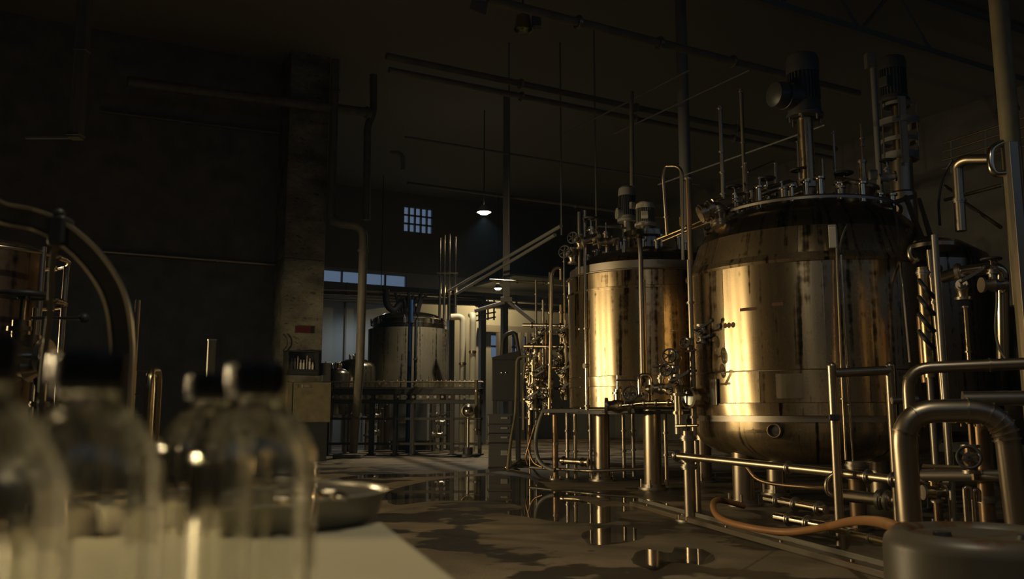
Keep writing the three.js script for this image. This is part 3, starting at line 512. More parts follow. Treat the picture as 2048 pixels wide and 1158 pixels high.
// ------------------------------------------------------------------ concrete column with its fittings
{
  const w = colR.a - colL.a, t = thing('concrete_column', 'stained square concrete column with a horizontal pour joint', 'column', bl((colL.a + colR.a) / 2, 0, 19.9));
  const yj = onB(600, 517, 19.4).y, c = w - 0.07;
  for (const [y0, y1] of [[0, yj - 0.012], [yj + 0.012, CEIL]]) { const g = box(c, y1 - y0, 0.9, 0, (y0 + y1) / 2, 0).rotateY(-TURN), p = g.attributes.position, n = g.attributes.normal, uv = g.attributes.uv; for (let i = 0; i < uv.count; i++) uv.setXY(i, (p.getX(i) * 0.9 + p.getZ(i) * 0.5) / 2.3, p.getY(i) / 2.3); part('cast_section', g, M.concrete, t); }
  part('joint', box(c - 0.03, 0.03, 0.87, 0, yj, 0).rotateY(-TURN), M.blackIron, t);
  // sign, shelf and cabinet
  const q = onB(606, 659, 19.38); const s = thing('red_sign', 'small red plate fixed on the concrete column', 'sign', q.w.clone());
  part('plate', rbox(0.36, 0.15, 0.02, 0, 0, 0, 0.004).rotateY(-TURN), M.red, s);
  part('rim', merge([box(0.37, 0.012, 0.026, 0, 0.075, 0), box(0.37, 0.012, 0.026, 0, -0.075, 0)]).rotateY(-TURN), M.rust, s);
  const k = onB(601, 750, 19.15), k0 = onB(570, 750, 19.15).a, k1 = onB(633, 750, 19.15).a, kt = onB(601, 702, 19.15).y, kw = k1 - k0;
  const sh = thing('wall_shelf', 'dark open shelf box on the column above the beige cabinet', 'shelf', k.w.clone());
  const hh = kt - k.y; part('shelf_board', rbox(kw, 0.12, 0.34, 0, 0.06, 0).rotateY(-TURN), M.black, sh); part('back_panel', box(kw, hh, 0.02, 0, hh / 2, -0.16).rotateY(-TURN), M.black, sh);
  for (const e of [-1, 1]) part('side_panel', box(0.03, hh, 0.34, e * (kw / 2 - 0.015), hh / 2, 0).rotateY(-TURN), M.black, sh);
  part('top_panel', box(kw, 0.03, 0.34, 0, hh - 0.015, 0).rotateY(-TURN), M.black, sh);
  const its = ['small pale bottle standing on the dark column shelf', 'thin upright tool in the dark column shelf'];
  for (let i = 0; i < 9; i++) { const x = -kw / 2 + 0.08 + i * (kw - 0.16) / 8, hgt = 0.12 + 0.14 * hash(i * 7, 3), b = thing(i % 3 ? 'shelf_bottle' : 'hand_tool', its[i % 3 ? 0 : 1], i % 3 ? 'bottle' : 'tool', k.w.clone().add(V(0, 0.12, 0)).addScaledVector(UX, x), i % 3 ? 'small bottles on the column shelf' : 'tools on the column shelf'); if (i % 3) { part('body', cyl(0.026, hgt * 0.7, 0, hgt * 0.35, 0, 10), M.white, b); part('neck', cyl(0.012, hgt * 0.3, 0, hgt * 0.84, 0, 8), M.white, b); } else { part('shaft', cyl(0.008, hgt * 1.7, 0, hgt * 0.85, 0, 8), M.satin, b); part('grip', cyl(0.018, 0.1, 0, 0.05, 0, 10), M.motorLight, b); } }
  const c0 = onB(574, 765, 18.9).a, c1 = onB(664, 765, 18.9).a, ct = onB(620, 764, 18.9).y, cb = onB(620, 845, 18.9).y, cw = c1 - c0;
  const cab = thing('cabinet', 'beige painted steel control cabinet on a black base, before the concrete column', 'cabinet', bl((c0 + c1) / 2, 0, 19.2));
  part('body', rbox(cw, ct - cb, 0.5, 0, (ct + cb) / 2, 0, 0.015).rotateY(-TURN), M.beigePaint, cab);
  part('base', box(cw - 0.1, cb, 0.44, 0, cb / 2, -0.02).rotateY(-TURN), M.black, cab);
  const dr = part('door', rbox(cw * 0.83, ct - cb - 0.03, 0.025, cw * 0.075, (ct + cb) / 2, 0.268, 0.006).rotateY(-TURN), M.beigePaint, cab);
  part('side_door', rbox(cw * 0.11, ct - cb - 0.03, 0.025, -cw * 0.425, (ct + cb) / 2, 0.268, 0.006).rotateY(-TURN), M.beigePaint, cab);
  part('lock', orient(cyl(0.04, 0.02, 0, 0, 0, 16), V(0, 0, 1)).translate(-cw * 0.28, ct - 0.09, 0.285).rotateY(-TURN), M.dullSteel, dr);
  part('name_plate', rbox(0.2, 0.07, 0.012, -cw * 0.06, ct - 0.09, 0.285, 0.004).rotateY(-TURN), M.dullSteel, dr);
  part('plate_inset', rbox(0.1, 0.035, 0.006, -cw * 0.06, ct - 0.09, 0.293, 0.002).rotateY(-TURN), M.motorLight, dr);
  pipe('loose_cable', 'thin black cable hanging in a bow on the concrete column', M.black, 0.012, [[566, 668], [573, 676], [574, 690], [566, 702]].map(([x, y]) => onB(x, y, 19.36).w), { smooth: 20, cat: 'cable' });
  const g2 = thing('switch_box', 'small grey switch box standing beside the column shelf, over the cabinet', 'box', onB(650, 764, 19.2).w); part('case', rbox(0.2, 0.42, 0.18, 0, 0.21, 0, 0.01).rotateY(-TURN), M.motor, g2); part('button', cyl(0.02, 0.02, 0, 0.44, 0, 10), M.red, g2);
}
pipe('drain_pipe', 'beige downpipe with an offset elbow, running down beside the concrete column', M.greyPipe, 0.098, (() => { const a = P(668, 120, 19.6), b = P(660, 446, 19.6), c = P(728, 452, 19.6), e = V(c.x, 0.0, c.z); b.x = a.x = P(662, 420, 19.6).x; const dd = G(706, 912); return [a, b, c, V(c.x - 0.02, 2, c.z), dd]; })(), { bend: 0.3, collars: [0.07, 0.36, 0.47, 0.86], cr: 1.2, cw: 0.7, base: 2, cm: M.greyPipe, seg: 18 });
pipe('overhead_pipe', 'pale overhead pipe running to the column across the dark left bay', M.greyPipe, 0.11, [onB(255, 163, 19.2).w, onB(500, 195, 19.2).w, onB(742, 226, 19.2).w], { collars: [0.5, 0.98], cr: 1.15, seg: 16, cm: M.greyPipe });
pipe('overhead_pipe', 'short upright stub pipe rising from the end of the pale overhead pipe', M.greyPipe, 0.09, [onB(747, 150, 19.45).w, onB(747, 226, 19.45).w, onB(735, 250, 19.45).w, onB(733, 440, 19.45).w], { bend: 0.2 });
pipe('overhead_pipe', 'thin conduit under the pale overhead pipe in the dark left bay', M.greyPipe, 0.03, [onB(200, 222, 20.3).w, onB(560, 267, 20.3).w]);
pipe('wall_conduit', 'thin bright conduit along the dark inner wall left of the column', M.satin, 0.045, [onB(205, 503, 20.3).w, onB(562, 531, 20.3).w], { collars: [0.14, 0.62] });
{ // square duct hanging at the left
  const a = P(173, -60, 11), b = P(151, 278, 11), t = thing('hanging_duct', 'pale square duct hanging from the ceiling in the dark left bay', 'duct', V(b.x, b.y, b.z)), x = 0;
  const Lc = CEIL - b.y; part('duct', rbox(0.15, Lc, 0.15, 0, Lc / 2, 0, 0.01), M.greyPipe, t);
  for (const y of [0.05, 1.2, 2.2]) part('duct_seam', rbox(0.17, 0.03, 0.17, 0, y, 0, 0.004), M.dullSteel, t);
  part('bracket', rbox(0.6, 0.04, 0.04, -0.35, 0.02, 0), M.beam, t);
}

// ------------------------------------------------------------------ left foreground: channel, vessel, rails
{
  const pts = smooth([[-260, 330, 2.0], [-100, 366, 2.02], [0, 424, 2.05], [70, 440, 2.1], [125, 466, 2.12], [185, 520, 2.15], [228, 590, 2.18], [244, 680, 2.2], [240, 800, 2.2]].map(p => P(...p)).concat([V(P(240, 800, 2.2).x, 0.02, -2.2)]), 90);
  const base = pts[pts.length - 1].clone(), loc = pts.map(p => p.clone().sub(base));
  const t = thing('curved_channel', 'dark curved steel channel bowing down behind the bottles', 'channel', base);
  part('channel_web', sweep(loc, 0.04, 8, [[-0.02, -0.008], [0.02, -0.008], [0.02, 0.008], [-0.02, 0.008]]), M.blackIron, t);
  for (const s of [-1, 1]) part('channel_lip', sweep(loc, 0.01, 8, [[s * 0.024 - 0.004, -0.02], [s * 0.024 + 0.004, -0.02], [s * 0.024 + 0.004, 0.02], [s * 0.024 - 0.004, 0.02]]), M.dullSteel, t);
  const k = P(122, 464, 2.12).sub(base); part('clamp', merge([rbox(0.04, 0.075, 0.06, k.x, k.y, k.z, 0.01), sph(0.014, k.x, k.y + 0.042, k.z + 0.015)]), M.blackIron, t);
  part('foot_plate', cyl(0.09, 0.02, 0, 0.0, 0), M.blackIron, t);
}
pipe('conduit', 'tan bent conduit hanging below the curved channel', M.beigePaint, 0.0075, [[125, 488, 2.13], [108, 498, 2.14], [103, 540, 2.14], [101, 620, 2.14], [90, 700, 2.14], [82, 780, 2.14], [82, 1000, 2.14]], { bend: 0.03 });
{
  const d = 5.6, c = P(-60, 825, d), t = thing('vessel', 'dark vessel girdled by two shiny pipe hoops at the picture edge', 'tank', V(c.x, 0, c.z)), R = 0.36;
  part('shell', lathe([[0, 0.3], [R, 0.32], [R, hAt(500, d)], [R * 0.8, hAt(490, d)], [0, hAt(485, d)]], 48), mat({ rgb: [0.3, 0.22, 0.16], metalness: 0.8, roughness: 0.45, map: steelMap }), t);
  for (const y of [515, 601]) { const h = part('hoop', new THREE.TorusGeometry(R + 0.14, 0.014, 10, 60).rotateX(Math.PI / 2).translate(0, hAt(y, d), 0), M.chrome, t); for (let k = 0; k < 6; k++) part('hoop_clip', orient(cyl(0.02, 0.07, 0, 0, 0, 12), V(Math.cos(k * 1.047 + 0.55), 0, -Math.sin(k * 1.047 + 0.55))).applyMatrix4(new THREE.Matrix4()).translate(Math.sin(k * 1.047 + 0.55) * (R + 0.14), hAt(y, d), Math.cos(k * 1.047 + 0.55) * (R + 0.14)), M.chrome, h); }
  for (let k = 0; k < 6; k++) part('hoop_post', cyl(0.018, hAt(500, d) - 0.02, Math.sin(k * 1.047 + 0.2) * (R + 0.14), (hAt(500, d)) / 2, Math.cos(k * 1.047 + 0.2) * (R + 0.14), 12), M.dullSteel, t);
}
valve(P(38, 715, 4.6), V(1, 0, 0), 1.5, 'shiny valve with a wheel among fittings beside the hooped vessel', { m: M.chrome });
valve(P(62, 735, 4.6), V(1, 0, 0.2), 1.3, 'shiny lever valve among fittings beside the hooped vessel', { m: M.chrome, lever: 1 });
pipe('fitting_pipe', 'short shiny pipe carrying the valves beside the hooped vessel', M.chrome, 0.03, [[-40, 728, 4.6], [84, 742, 4.6], V(P(84, 742, 4.6).x, 0, -4.6)], { bend: 0.1, collars: [0.1, 0.3] });
pipe('stand_pipe', 'thin upright pipe with a rung ladder beside the tan conduit', M.satin, 0.012, (() => { const a = P(276, 600, 4.4); return [a, V(a.x, 0, a.z)]; })(), { collars: [0.4], cr: 1.8 });
pipe('pull_handle', 'bright hooped tube handrail standing behind the bottles', M.brass, 0.021, (() => { const d = 4.8, a = P(294, 870, d), b = P(300, 742, d), c = P(318, 742, d + 0.35); a.y = 0; a.x = P(296, 800, d).x; b.x = a.x; return [a, b, c, V(c.x, 0, c.z)]; })(), { bend: 0.1, cat: 'handrail', seg: 16, collars: [0.02, 0.98], cr: 2, cw: 1 });
{
  const d = 4.9, p = P(268, 785, d), t = thing('ladder_frame', 'thin dark rung frame beside the hooped handrail', 'frame', V(p.x, 0, p.z));
  for (const x of [0, 0.1]) part('rail', box(0.012, hAt(738, d), 0.012, x, hAt(738, d) / 2, 0), M.satin, t);
  for (const y of [740, 788, 830, 872]) part('rung', box(0.1, 0.01, 0.012, 0.05, hAt(y, d), 0), M.satin, t);
}
{
  const d = 9, a = P(424, 680, d), t = thing('square_post', 'worn square wooden post lit from one side, standing alone behind the bottles', 'post', V(a.x, 0, a.z));
  part('post', rbox(0.075, a.y, 0.075, 0, a.y / 2, 0, 0.004).rotateY(0.5), M.beigePaint, t); part('base_plate', box(0.2, 0.015, 0.2, 0, 0.0075, 0), M.dullSteel, t); part('cap', box(0.082, 0.012, 0.082, 0, a.y, 0).rotateY(0.5), M.dullSteel, t);
}

// ------------------------------------------------------------------ right foreground: rails and big pipes
const vpipe = (px, py0, py1, d) => { const a = P(px, py0, d), b = a.clone(); b.y = py1 === null ? 0 : hAt(py1, d); return [a, b]; };
{
  const d = 6.9, t = thing('guard_rail', 'grey tubular guard frame of two posts and a top bar before the large tank', 'railing', V(P(1672, 900, d).x, 0, -d));
  const o = t.position, xs = [0, P(1783, 800, d).x - o.x], top = hAt(733, d), r = 0.035;
  for (const x of xs) { part('post', merge([cyl(r, top, x, top / 2, 0, 18), sph(r, x, top, 0, 16)]), M.satin, t); part('base_plate', rbox(0.14, 0.012, 0.14, x, 0.006, 0), M.dullSteel, t); }
  part('top_bar', rodTo(V(xs[0] + 0.02, top - 0.05, 0), V(xs[1], top - 0.03, 0), 0.037, 18), M.satin, t);
  part('stub', orient(cyl(0.028, 0.2, 0, 0, 0, 16), V(1, 0.05, 0)).translate(xs[1] + 0.08, hAt(800, d), 0.05), M.satin, t);
  part('post_bracket', rbox(0.08, 0.05, 0.03, xs[0] - 0.02, hAt(835, d), 0.05), M.blackIron, t);
}
pipe('handrail', 'horizontal handrail tube bending down at its end, above the thick elbow pipe', M.satin, 0.042, (() => { const d = 6.4, a = P(1811, 812, d), b = P(1814, 737, d), c = P(2150, 723, 6.0); a.x = b.x; return [V(a.x, 0, a.z), b, c, V(c.x, 0, c.z)]; })(), { bend: 0.16, cat: 'railing', collars: [0.35, 0.5], cr: 1.06, seg: 18, cm: M.satin });
pipe('thick_pipe', 'thick segmented pipe arch with rounded elbows before the dark pipework', M.satin, 0.068, (() => { const d = 5.3, b = P(1803, 823, d), c = P(2008, 820, d - 0.15); return [V(b.x + 0.02, 0, b.z), b, c, V(c.x + 0.05, 0, c.z)]; })(), { bend: 0.2, collars: [0.06, 0.37, 0.42, 0.53, 0.575, 0.6, 0.615, 0.63, 0.645, 0.94], cr: 1.035, cw: 0.28, seg: 24, cm: M.satin });
pipe('process_pipe', 'long horizontal rail pipe running at knee height before the large tank', M.satin, 0.034, [[1352, 911, 8.75], [1668, 945, 7.1], [1810, 962, 6.5], [1900, 968, 6.3]], { bend: 0.1, collars: [0.005, 0.5, 0.78, 0.86, 0.93], cr: 1.5, seg: 16 });
pipe('post_pipe', 'short standing pipe on a round plate at the end of the knee-high pipe', M.satin, 0.055, (() => { const a = P(1376, 862, 8.8); return [a, V(a.x, 0, a.z)]; })(), { collars: [0.08, 0.32, 0.4], base: 2.6, cr: 1.35, seg: 20 });
pipe('post_pipe', 'thin standing pipe beside the short plated pipe', M.satin, 0.028, (() => { const a = P(1393, 880, 9.0); return [a, V(a.x, 0, a.z)]; })(), { base: 2.6 });
pipe('process_pipe', 'bent thin copper pipe dipping under the large tank', M.copper, 0.018, [[1494, 935, 8.6], [1515, 958, 8.5], [1620, 975, 7.9], [1650, 976, 7.6]], { smooth: 24 });
for (const [y0, y1, x0, x1, d0, d1, lb] of [[997, 1020, 1532, 1652, 7.9, 7.2, 'shiny clamped pipe length lying low under the large tank, the upper of two'], [1033, 1058, 1552, 1680, 7.5, 6.9, 'shiny clamped pipe length lying low under the large tank, the lower of two']])
  pipe('process_pipe', lb, M.chrome, 0.036, [[x0, y0, d0], [x1, y1, d1]], { collars: [0.22, 0.52, 0.9], cr: 1.5, cw: 1, seg: 18 });
pipe('process_pipe', 'thin bright pipe running low to the drum', M.brass, 0.024, [[1650, 1054, 6.9], [1772, 1084, 6.0], [1860, 1106, 5.5]], { collars: [0.3, 0.5], cr: 1.35 });
pipe('process_pipe', 'flanged pipe turning upward behind the guard frame', M.satin, 0.05, [[1685, 990, 7.3], [1790, 1003, 7.0], [1806, 995, 6.9], [1806, 900, 6.9]], { bend: 0.12, collars: [0.35, 0.42], cr: 1.5, seg: 18 });
pipe('process_pipe', 'broad dim upright pipe standing behind the guard frame', M.copper, 0.075, vpipe(1712, 925, null, 8.2), { collars: [0.04, 0.2], cr: 1.25, base: 1.7, seg: 20 });
pipe('process_pipe', 'small bend pipe looping beside the guard post', M.satin, 0.02, [[1672, 945, 7.0], [1655, 960, 7.0], [1656, 985, 7.0], [1680, 995, 7.0]], { smooth: 20 });
pipe('cross_pipe', 'dim horizontal pipe seen through the thick pipe arch', M.dullSteel, 0.04, [[1845, 950, 6.1], [2012, 952, 5.7]], {});
pipe('cross_pipe', 'thin brass pipe just above the dim pipe inside the thick arch', M.brass, 0.015, [[1846, 932, 6.2], [1940, 936, 6.0], [1944, 910, 6.0]], { bend: 0.05 });
pipe('process_pipe', 'upright dim pipe under a bracket inside the thick arch', M.copper, 0.05, vpipe(1962, 848, null, 5.9), { collars: [0.5], cr: 1.2, seg: 18 });
pipe('process_pipe', 'thin upright copper pipe inside the thick arch', M.copper, 0.02, vpipe(1942, 848, 960, 5.8), {});
solo('pipe_bracket', (() => { const a = P(1955, 842, 5.75); return merge([rbox(0.34, 0.03, 0.12, a.x, a.y, a.z, 0.006), ...[0, 1, 2, 3].map(k => cyl(0.008, 0.03, a.x - 0.13 + k * 0.085, a.y - 0.02, a.z + 0.05, 8))]); })(), M.copper, 'small bolted bracket under the top of the thick arch', 'bracket');
for (const [x, h] of [[1929, 975], [1946, 980]]) pipe('vent_pipe', 'small upright pipe with a hooked top inside the thick arch', M.satin, 0.014, (() => { const a = P(x, 1060, 5.4), b = P(x, h, 5.4), c = P(x + 12, h, 5.4), e = P(x + 12, h + 24, 5.4); a.x = b.x; a.y = 0.05; return [a, b, c, e]; })(), { bend: 0.04, group: 'small hooked pipes inside the thick arch' });
valve(P(1942, 918, 5.75), V(0, 1, 0), 0.9, 'small copper valve inside the thick arch', { m: M.copper });
valve(P(1868, 985, 6.3), V(1, 0, 0), 0.8, 'small brass valve low inside the thick arch', { m: M.brass });
pipe('process_pipe', 'copper standing pipe low inside the thick arch', M.copper, 0.026, vpipe(1872, 970, null, 6.3), { collars: [0.2, 0.5] });
pipe('process_pipe', 'dim upright rod passing behind the handrail', M.dullSteel, 0.026, vpipe(1869, 470, null, 6.9), {});
pipe('thin_rod', 'thin dim rod hanging inside the thick arch', M.satin, 0.006, vpipe(1820, 860, 985, 6.4), {});
pipe('cross_pipe', 'dull horizontal pipe behind the handrail at the picture edge', M.dullSteel, 0.06, [[1925, 797, 7.2], [2120, 796, 7.0]], { seg: 18 });

// tall beige post and dark square post at the picture edge
pipe('tall_post', 'tall beige round post rising out of the picture beside the dark square post', M.beigePaint, 0.082, (() => { const d = 7.6, a = P(2030, 420, d); return [V(a.x - 0.02, CEIL, a.z), V(a.x + 0.03, 0, a.z)]; })(), { cat: 'post', base: 1.8, seg: 26 });
{
  const d = 7.2, a = P(2022, 285, d), t = thing('square_post', 'dark square steel post before the tall beige post', 'post', V(a.x, 0, a.z));
  part('post', rbox(0.075, a.y, 0.075, 0, a.y / 2, 0, 0.004), M.dullSteel, t); part('base_plate', box(0.2, 0.015, 0.2, 0, 0.0075, 0), M.dullSteel, t);
  part('edge_trim', box(0.008, a.y - 0.1, 0.01, 0.045, a.y / 2, 0.04), M.copper, t);
}
// upper right: platform rails, arch pipe, braces
{
  const t = thing('platform_rail', 'slanting platform railing with four thin rails behind the tall post', 'railing', P(1888, 300, 12.5)), o = t.position;
  const ln = (a, b, r) => rodTo(P(...a).sub(o), P(...b).sub(o), r);
  for (const k of [0, 1, 2, 3]) part('rail', ln([1886, 287 + k * 17, 12.6], [2060, 232 + k * 19, 11.2], 0.013), k ? M.satin : M.brass, t);
  for (const [x, y, dd] of [[1902, 284, 12.5], [1971, 262, 11.9], [2035, 242, 11.4]]) part('rail_post', ln([x, y, dd], [x + 1, y + 62, dd], 0.016), M.satin, t);
}
pipe('arch_pipe', 'shiny arch pipe rising and bending right below the platform railing', M.satin, 0.055, [[1922, 462, 9], [1914, 330, 9], [1930, 319, 8.9], [1984, 319, 8.7]], { bend: 0.12, seg: 18, collars: [0.3], cr: 1.15 });
pipe('loop_pipe', 'shiny U-shaped pipe loop beside the dark square post', M.chrome, 0.032, [[2008, 284, 7.6], [1984, 300, 7.6], [1983, 335, 7.6], [1990, 346, 7.6], [2010, 347, 7.6]], { smooth: 30, seg: 14 });
for (const [a, b, lb] of [[[1890, 400, 10], [2005, 370, 9], 'crossing brace rod rising right below the arch pipe'], [[1890, 372, 10], [1918, 391, 9.6], 'short brace rod beside the arch pipe'], [[1928, 404, 9.6], [2002, 455, 9], 'crossing brace rod falling right below the arch pipe']]) pipe('brace_rod', lb, M.satin, 0.02, [a, b], { cat: 'brace' });
pipe('loose_cable', 'dark cable bowing between arch pipe and tank', M.blackIron, 0.014, [[1905, 320, 9.5], [1888, 350, 9.6], [1878, 400, 9.6], [1880, 450, 9.5]], { smooth: 20, cat: 'cable' });
pipe('loose_cable', 'thin pale hose hanging in a bow behind the handrail', M.greyHose, 0.012, [[1992, 520, 8], [1994, 600, 8], [1991, 660, 8], [2000, 700, 7.9], [2012, 718, 7.8]], { smooth: 24, cat: 'hose' });
valve(P(1986, 570, 8), V(1, 0, 0), 1.1, 'dark valve at the hanging pale hose', { m: M.dullSteel });
pipe('process_pipe', 'shiny horizontal pipe bending down, right of the large tank', M.chrome, 0.058, [[1883, 556, 8.4], [1916, 545, 8.3], [1990, 535, 8.1], [2004, 545, 8.1], [2006, 720, 8.1]], { bend: 0.14, collars: [0.12], cr: 1.45, seg: 20 });
valve(P(1925, 575, 8.3), V(0, 1, 0), 1.2, 'valve hanging below the shiny horizontal pipe', { lever: 1 });
pipe('process_pipe', 'thin brassy pipe hanging below the valve of the shiny horizontal pipe', M.brass, 0.02, vpipe(1930, 612, 720, 8.3), { collars: [0.02, 0.85] });
// column of bright pipes right beside the large tank
pipe('process_pipe', 'bright brassy upright pipe right beside the large tank', M.brass, 0.055, [[1845, 535, 8.5], [1860, 755, 8.5]], { collars: [0.05, 0.62], cr: 1.12, seg: 20 });
pipe('post_pipe', 'dark stand pipe under the bright brassy pipe beside the large tank', M.dullSteel, 0.035, (() => { const a = P(1860, 753, 8.5); return [a, V(a.x, 0, a.z)]; })(), { base: 2 });
pipe('process_pipe', 'slim upright pipe beside the bright brassy pipe', M.satin, 0.034, (() => { const a = P(1859, 500, 8.7), b = P(1882, 730, 8.7); return [a, b, V(b.x + 0.02, 0, b.z)]; })(), { collars: [0.1, 0.2] });
pipe('process_pipe', 'short thick upright pipe behind the bright brassy pipe', M.copper, 0.05, [[1843, 632, 8.9], [1853, 765, 8.9]], { seg: 16 });
for (let k = 0; k < 4; k++) pipe('loose_cable', 'black cable wound round the bright brassy pipe', M.black, 0.022, [[1838, 560 + k * 34, 8.4], [1852, 578 + k * 34, 8.3], [1868, 594 + k * 34, 8.45]], { smooth: 10, cat: 'cable', group: 'black cables wound round the brassy pipe' });
pipe('elbow_pipe', 'ribbed elbow pipe at the top right shoulder of the large tank', M.satin, 0.03, [[1836, 522, 8.9], [1822, 515, 8.9], [1822, 495, 8.9], [1838, 488, 8.9]], { smooth: 20, collars: [0.1, 0.9], cr: 1.4 });
solo('flange_lid', lathe([[0, 0.05], [0.18, 0.04], [0.22, 0.02], [0.24, 0], [0.24, -0.04], [0, -0.04]], 36), M.chrome, 'round shiny flange lid beside the large tank shoulder', 'lid').position.copy(P(1868, 490, 8.9));
pipe('support_strut', 'slanting support leg from the caged drive down to the flange lid', M.satin, 0.035, [[1812, 395, 11], [1850, 495, 9.1]], { cat: 'strut' });
pipe('support_strut', 'second slanting support leg beside the caged drive', M.dullSteel, 0.03, [[1838, 400, 11], [1866, 488, 9.1]], { cat: 'strut' });
pipe('drive_brace', 'flat arm bracing the caged drive over the large tank dome', M.dullSteel, 0.03, [[1690, 412, 10.2], [1778, 408, 10.6], [1824, 394, 11]], { cat: 'strut' });
pipe('conduit', 'bent conduit running down the right flank of the large tank', M.satin, 0.014, [[1782, 404, 9.9], [1792, 430, 9.5], [1804, 560, 9.15], [1820, 725, 9.05]], { bend: 0.1 });
pipe('thin_hose', 'thin grey hose bowing from the dome to the tag box', M.greyHose, 0.012, [[1778, 406, 10], [1740, 412, 9.7], [1712, 422, 9.5], [1694, 450, 9.3], [1682, 485, 9.15], [1680, 505, 9.12]], { smooth: 26, cat: 'hose' });
// tag box with its two rods down the front of the large tank
{ const p = P(1665, 474, 9.1), t = thing('tag_box', 'small pale tag box clipped high on the front of the large tank', 'box', p); part('case', rbox(0.075, 0.23, 0.05, 0, 0, 0, 0.006).rotateY(-0.3), M.white, t); part('cap', rbox(0.08, 0.02, 0.055, 0, 0.12, 0, 0.004).rotateY(-0.3), M.dullSteel, t); part('clip', rbox(0.02, 0.3, 0.03, 0.045, -0.02, -0.02, 0.003), M.dullSteel, t); }
pipe('level_rod', 'brass level rod down the front of the large tank, left of the pair', M.brass, 0.013, [[1673, 500, 9.1], [1683, 735, 9.0], [1692, 920, 8.95]], { collars: [0.72], cr: 2 });
pipe('level_rod', 'pale level rod down the front of the large tank, right of the pair', M.chrome, 0.011, [[1682, 510, 9.1], [1694, 735, 9.0], [1708, 945, 8.95]], { collars: [0.7], cr: 2 });

// ------------------------------------------------------------------ pipework between and around the tanks
pipe('stand_pipe', 'tall bright upright pipe between the two tanks', M.satin, 0.034, vpipe(1379, 520, 870, 10.2), { collars: [0.25, 0.52, 0.64, 0.9], cr: 1.4, seg: 16 });
pipe('stand_pipe', 'tall copper coloured pipe rising above the gap between the two tanks', M.copper, 0.032, vpipe(1376, 355, 520, 10.4), { collars: [0.02], seg: 16 });
pipe('stand_pipe', 'slim pipe with a gooseneck bending left above the smaller tank', M.satin, 0.02, [[1366, 520, 10.6], [1364, 332, 10.6], [1330, 332, 10.8], [1326, 350, 10.8], [1334, 470, 10.9]], { bend: 0.15, collars: [0.9] });
pipe('stand_pipe', 'dim stand pipe with shadowed valves left of the large tank', M.dullSteel, 0.04, vpipe(1352, 700, 868, 10.3), { collars: [0.1, 0.4, 0.75], seg: 16, cm: M.brass });
pipe('drop_pipe', 'slim brass drop pipe below the valve column between the tanks', M.brass, 0.014, vpipe(1359, 790, 852, 10.2), {});
pipe('link_pipe', 'tiny horizontal link pipe under the valve column', M.satin, 0.016, [[1352, 852, 9.6], [1396, 851, 9.4]], { collars: [0.5] });
for (const [x, y, s, l, m] of [[1352, 718, 1.05, 0, M.brass], [1344, 745, 0.9, 0, M.dullSteel], [1357, 770, 1.2, 1, M.brass], [1404, 668, 1.1, 1, M.dullSteel], [1380, 690, 0.8, 0, M.satin]])
  valve(P(x, y, 10.15), V(0, 1, 0), s, ['valve at the top of the column of valves between the tanks', 'dark valve second from the top of the valve column between the tanks', 'lever valve low on the valve column between the tanks', 'dark lever valve close to the streaked tank face', 'small valve on the tall upright pipe between the tanks'][[718, 745, 770, 668, 690].indexOf(y)], { lever: l, m });
// pipes on the face of the smaller tank
pipe('stand_pipe', 'bright slim pipe up the left flank of the smaller tank, the shorter of a pair', M.satin, 0.024, vpipe(1158, 424, 820, 12.9), { collars: [0.6] });
pipe('stand_pipe', 'bright slim pipe up the left flank of the smaller tank, the taller of a pair', M.chrome, 0.026, vpipe(1169, 421, 820, 12.7), { collars: [0.6, 0.98] });
pipe('stand_pipe', 'dark pipe down the middle of the smaller tank', M.dullSteel, 0.034, [[1279, 478, 12.0], [1281, 500, 11.95], [1285, 750, 11.95]], { bend: 0.1, seg: 16 });
pipe('stand_pipe', 'brassy pipe down the middle of the smaller tank', M.brass, 0.018, vpipe(1288, 560, 752, 11.95), {});
pipe('loop_pipe', 'small shiny inverted U pipe at the foot of the smaller tank', M.chrome, 0.03, (() => { const d = 11.7, l = P(1280, 806, d), r = P(1302, 806, d), t = hAt(750, d); return [l, V(l.x, t, l.z), V(r.x, t, r.z), r]; })(), { bend: 0.09, seg: 16, collars: [0.02, 0.98] });
pipe('drain_manifold', 'shiny drain manifold pipe along the foot of the smaller tank', M.chrome, 0.028, [[1232, 812, 11.8], [1290, 806, 11.5], [1350, 805, 11.2]], { collars: [0.1, 0.3, 0.5, 0.7, 0.9], cr: 1.6, seg: 16 });
pipe('drain_manifold', 'upper dark manifold pipe at the foot of the smaller tank', M.dullSteel, 0.035, [[1292, 778, 11.4], [1340, 779, 11.2], [1352, 806, 11.1]], { bend: 0.1, collars: [0.1, 0.4, 0.6, 0.9], cr: 1.5, seg: 16, cm: M.satin });
valve(P(1236, 812, 11.8), V(1, 0, 0.2), 1.7, 'large shiny valve at the left end of the drain manifold', { m: M.chrome, lever: 1 });
valve(P(1268, 797, 11.6), V(1, 0, 0), 1.25, 'dark wheel valve at the foot of the smaller tank', { m: M.dullSteel, up: V(-0.3, 0.2, 0.9).normalize() });
valve(P(1322, 777, 11.3), V(1, 0, 0), 1.3, 'small wheel valve on the upper dark manifold', { m: M.dullSteel });
valve(P(1345, 782, 11.15), V(0.5, -0.8, 0), 1.1, 'small valve at the elbow of the upper dark manifold', { m: M.satin, lever: 1 });
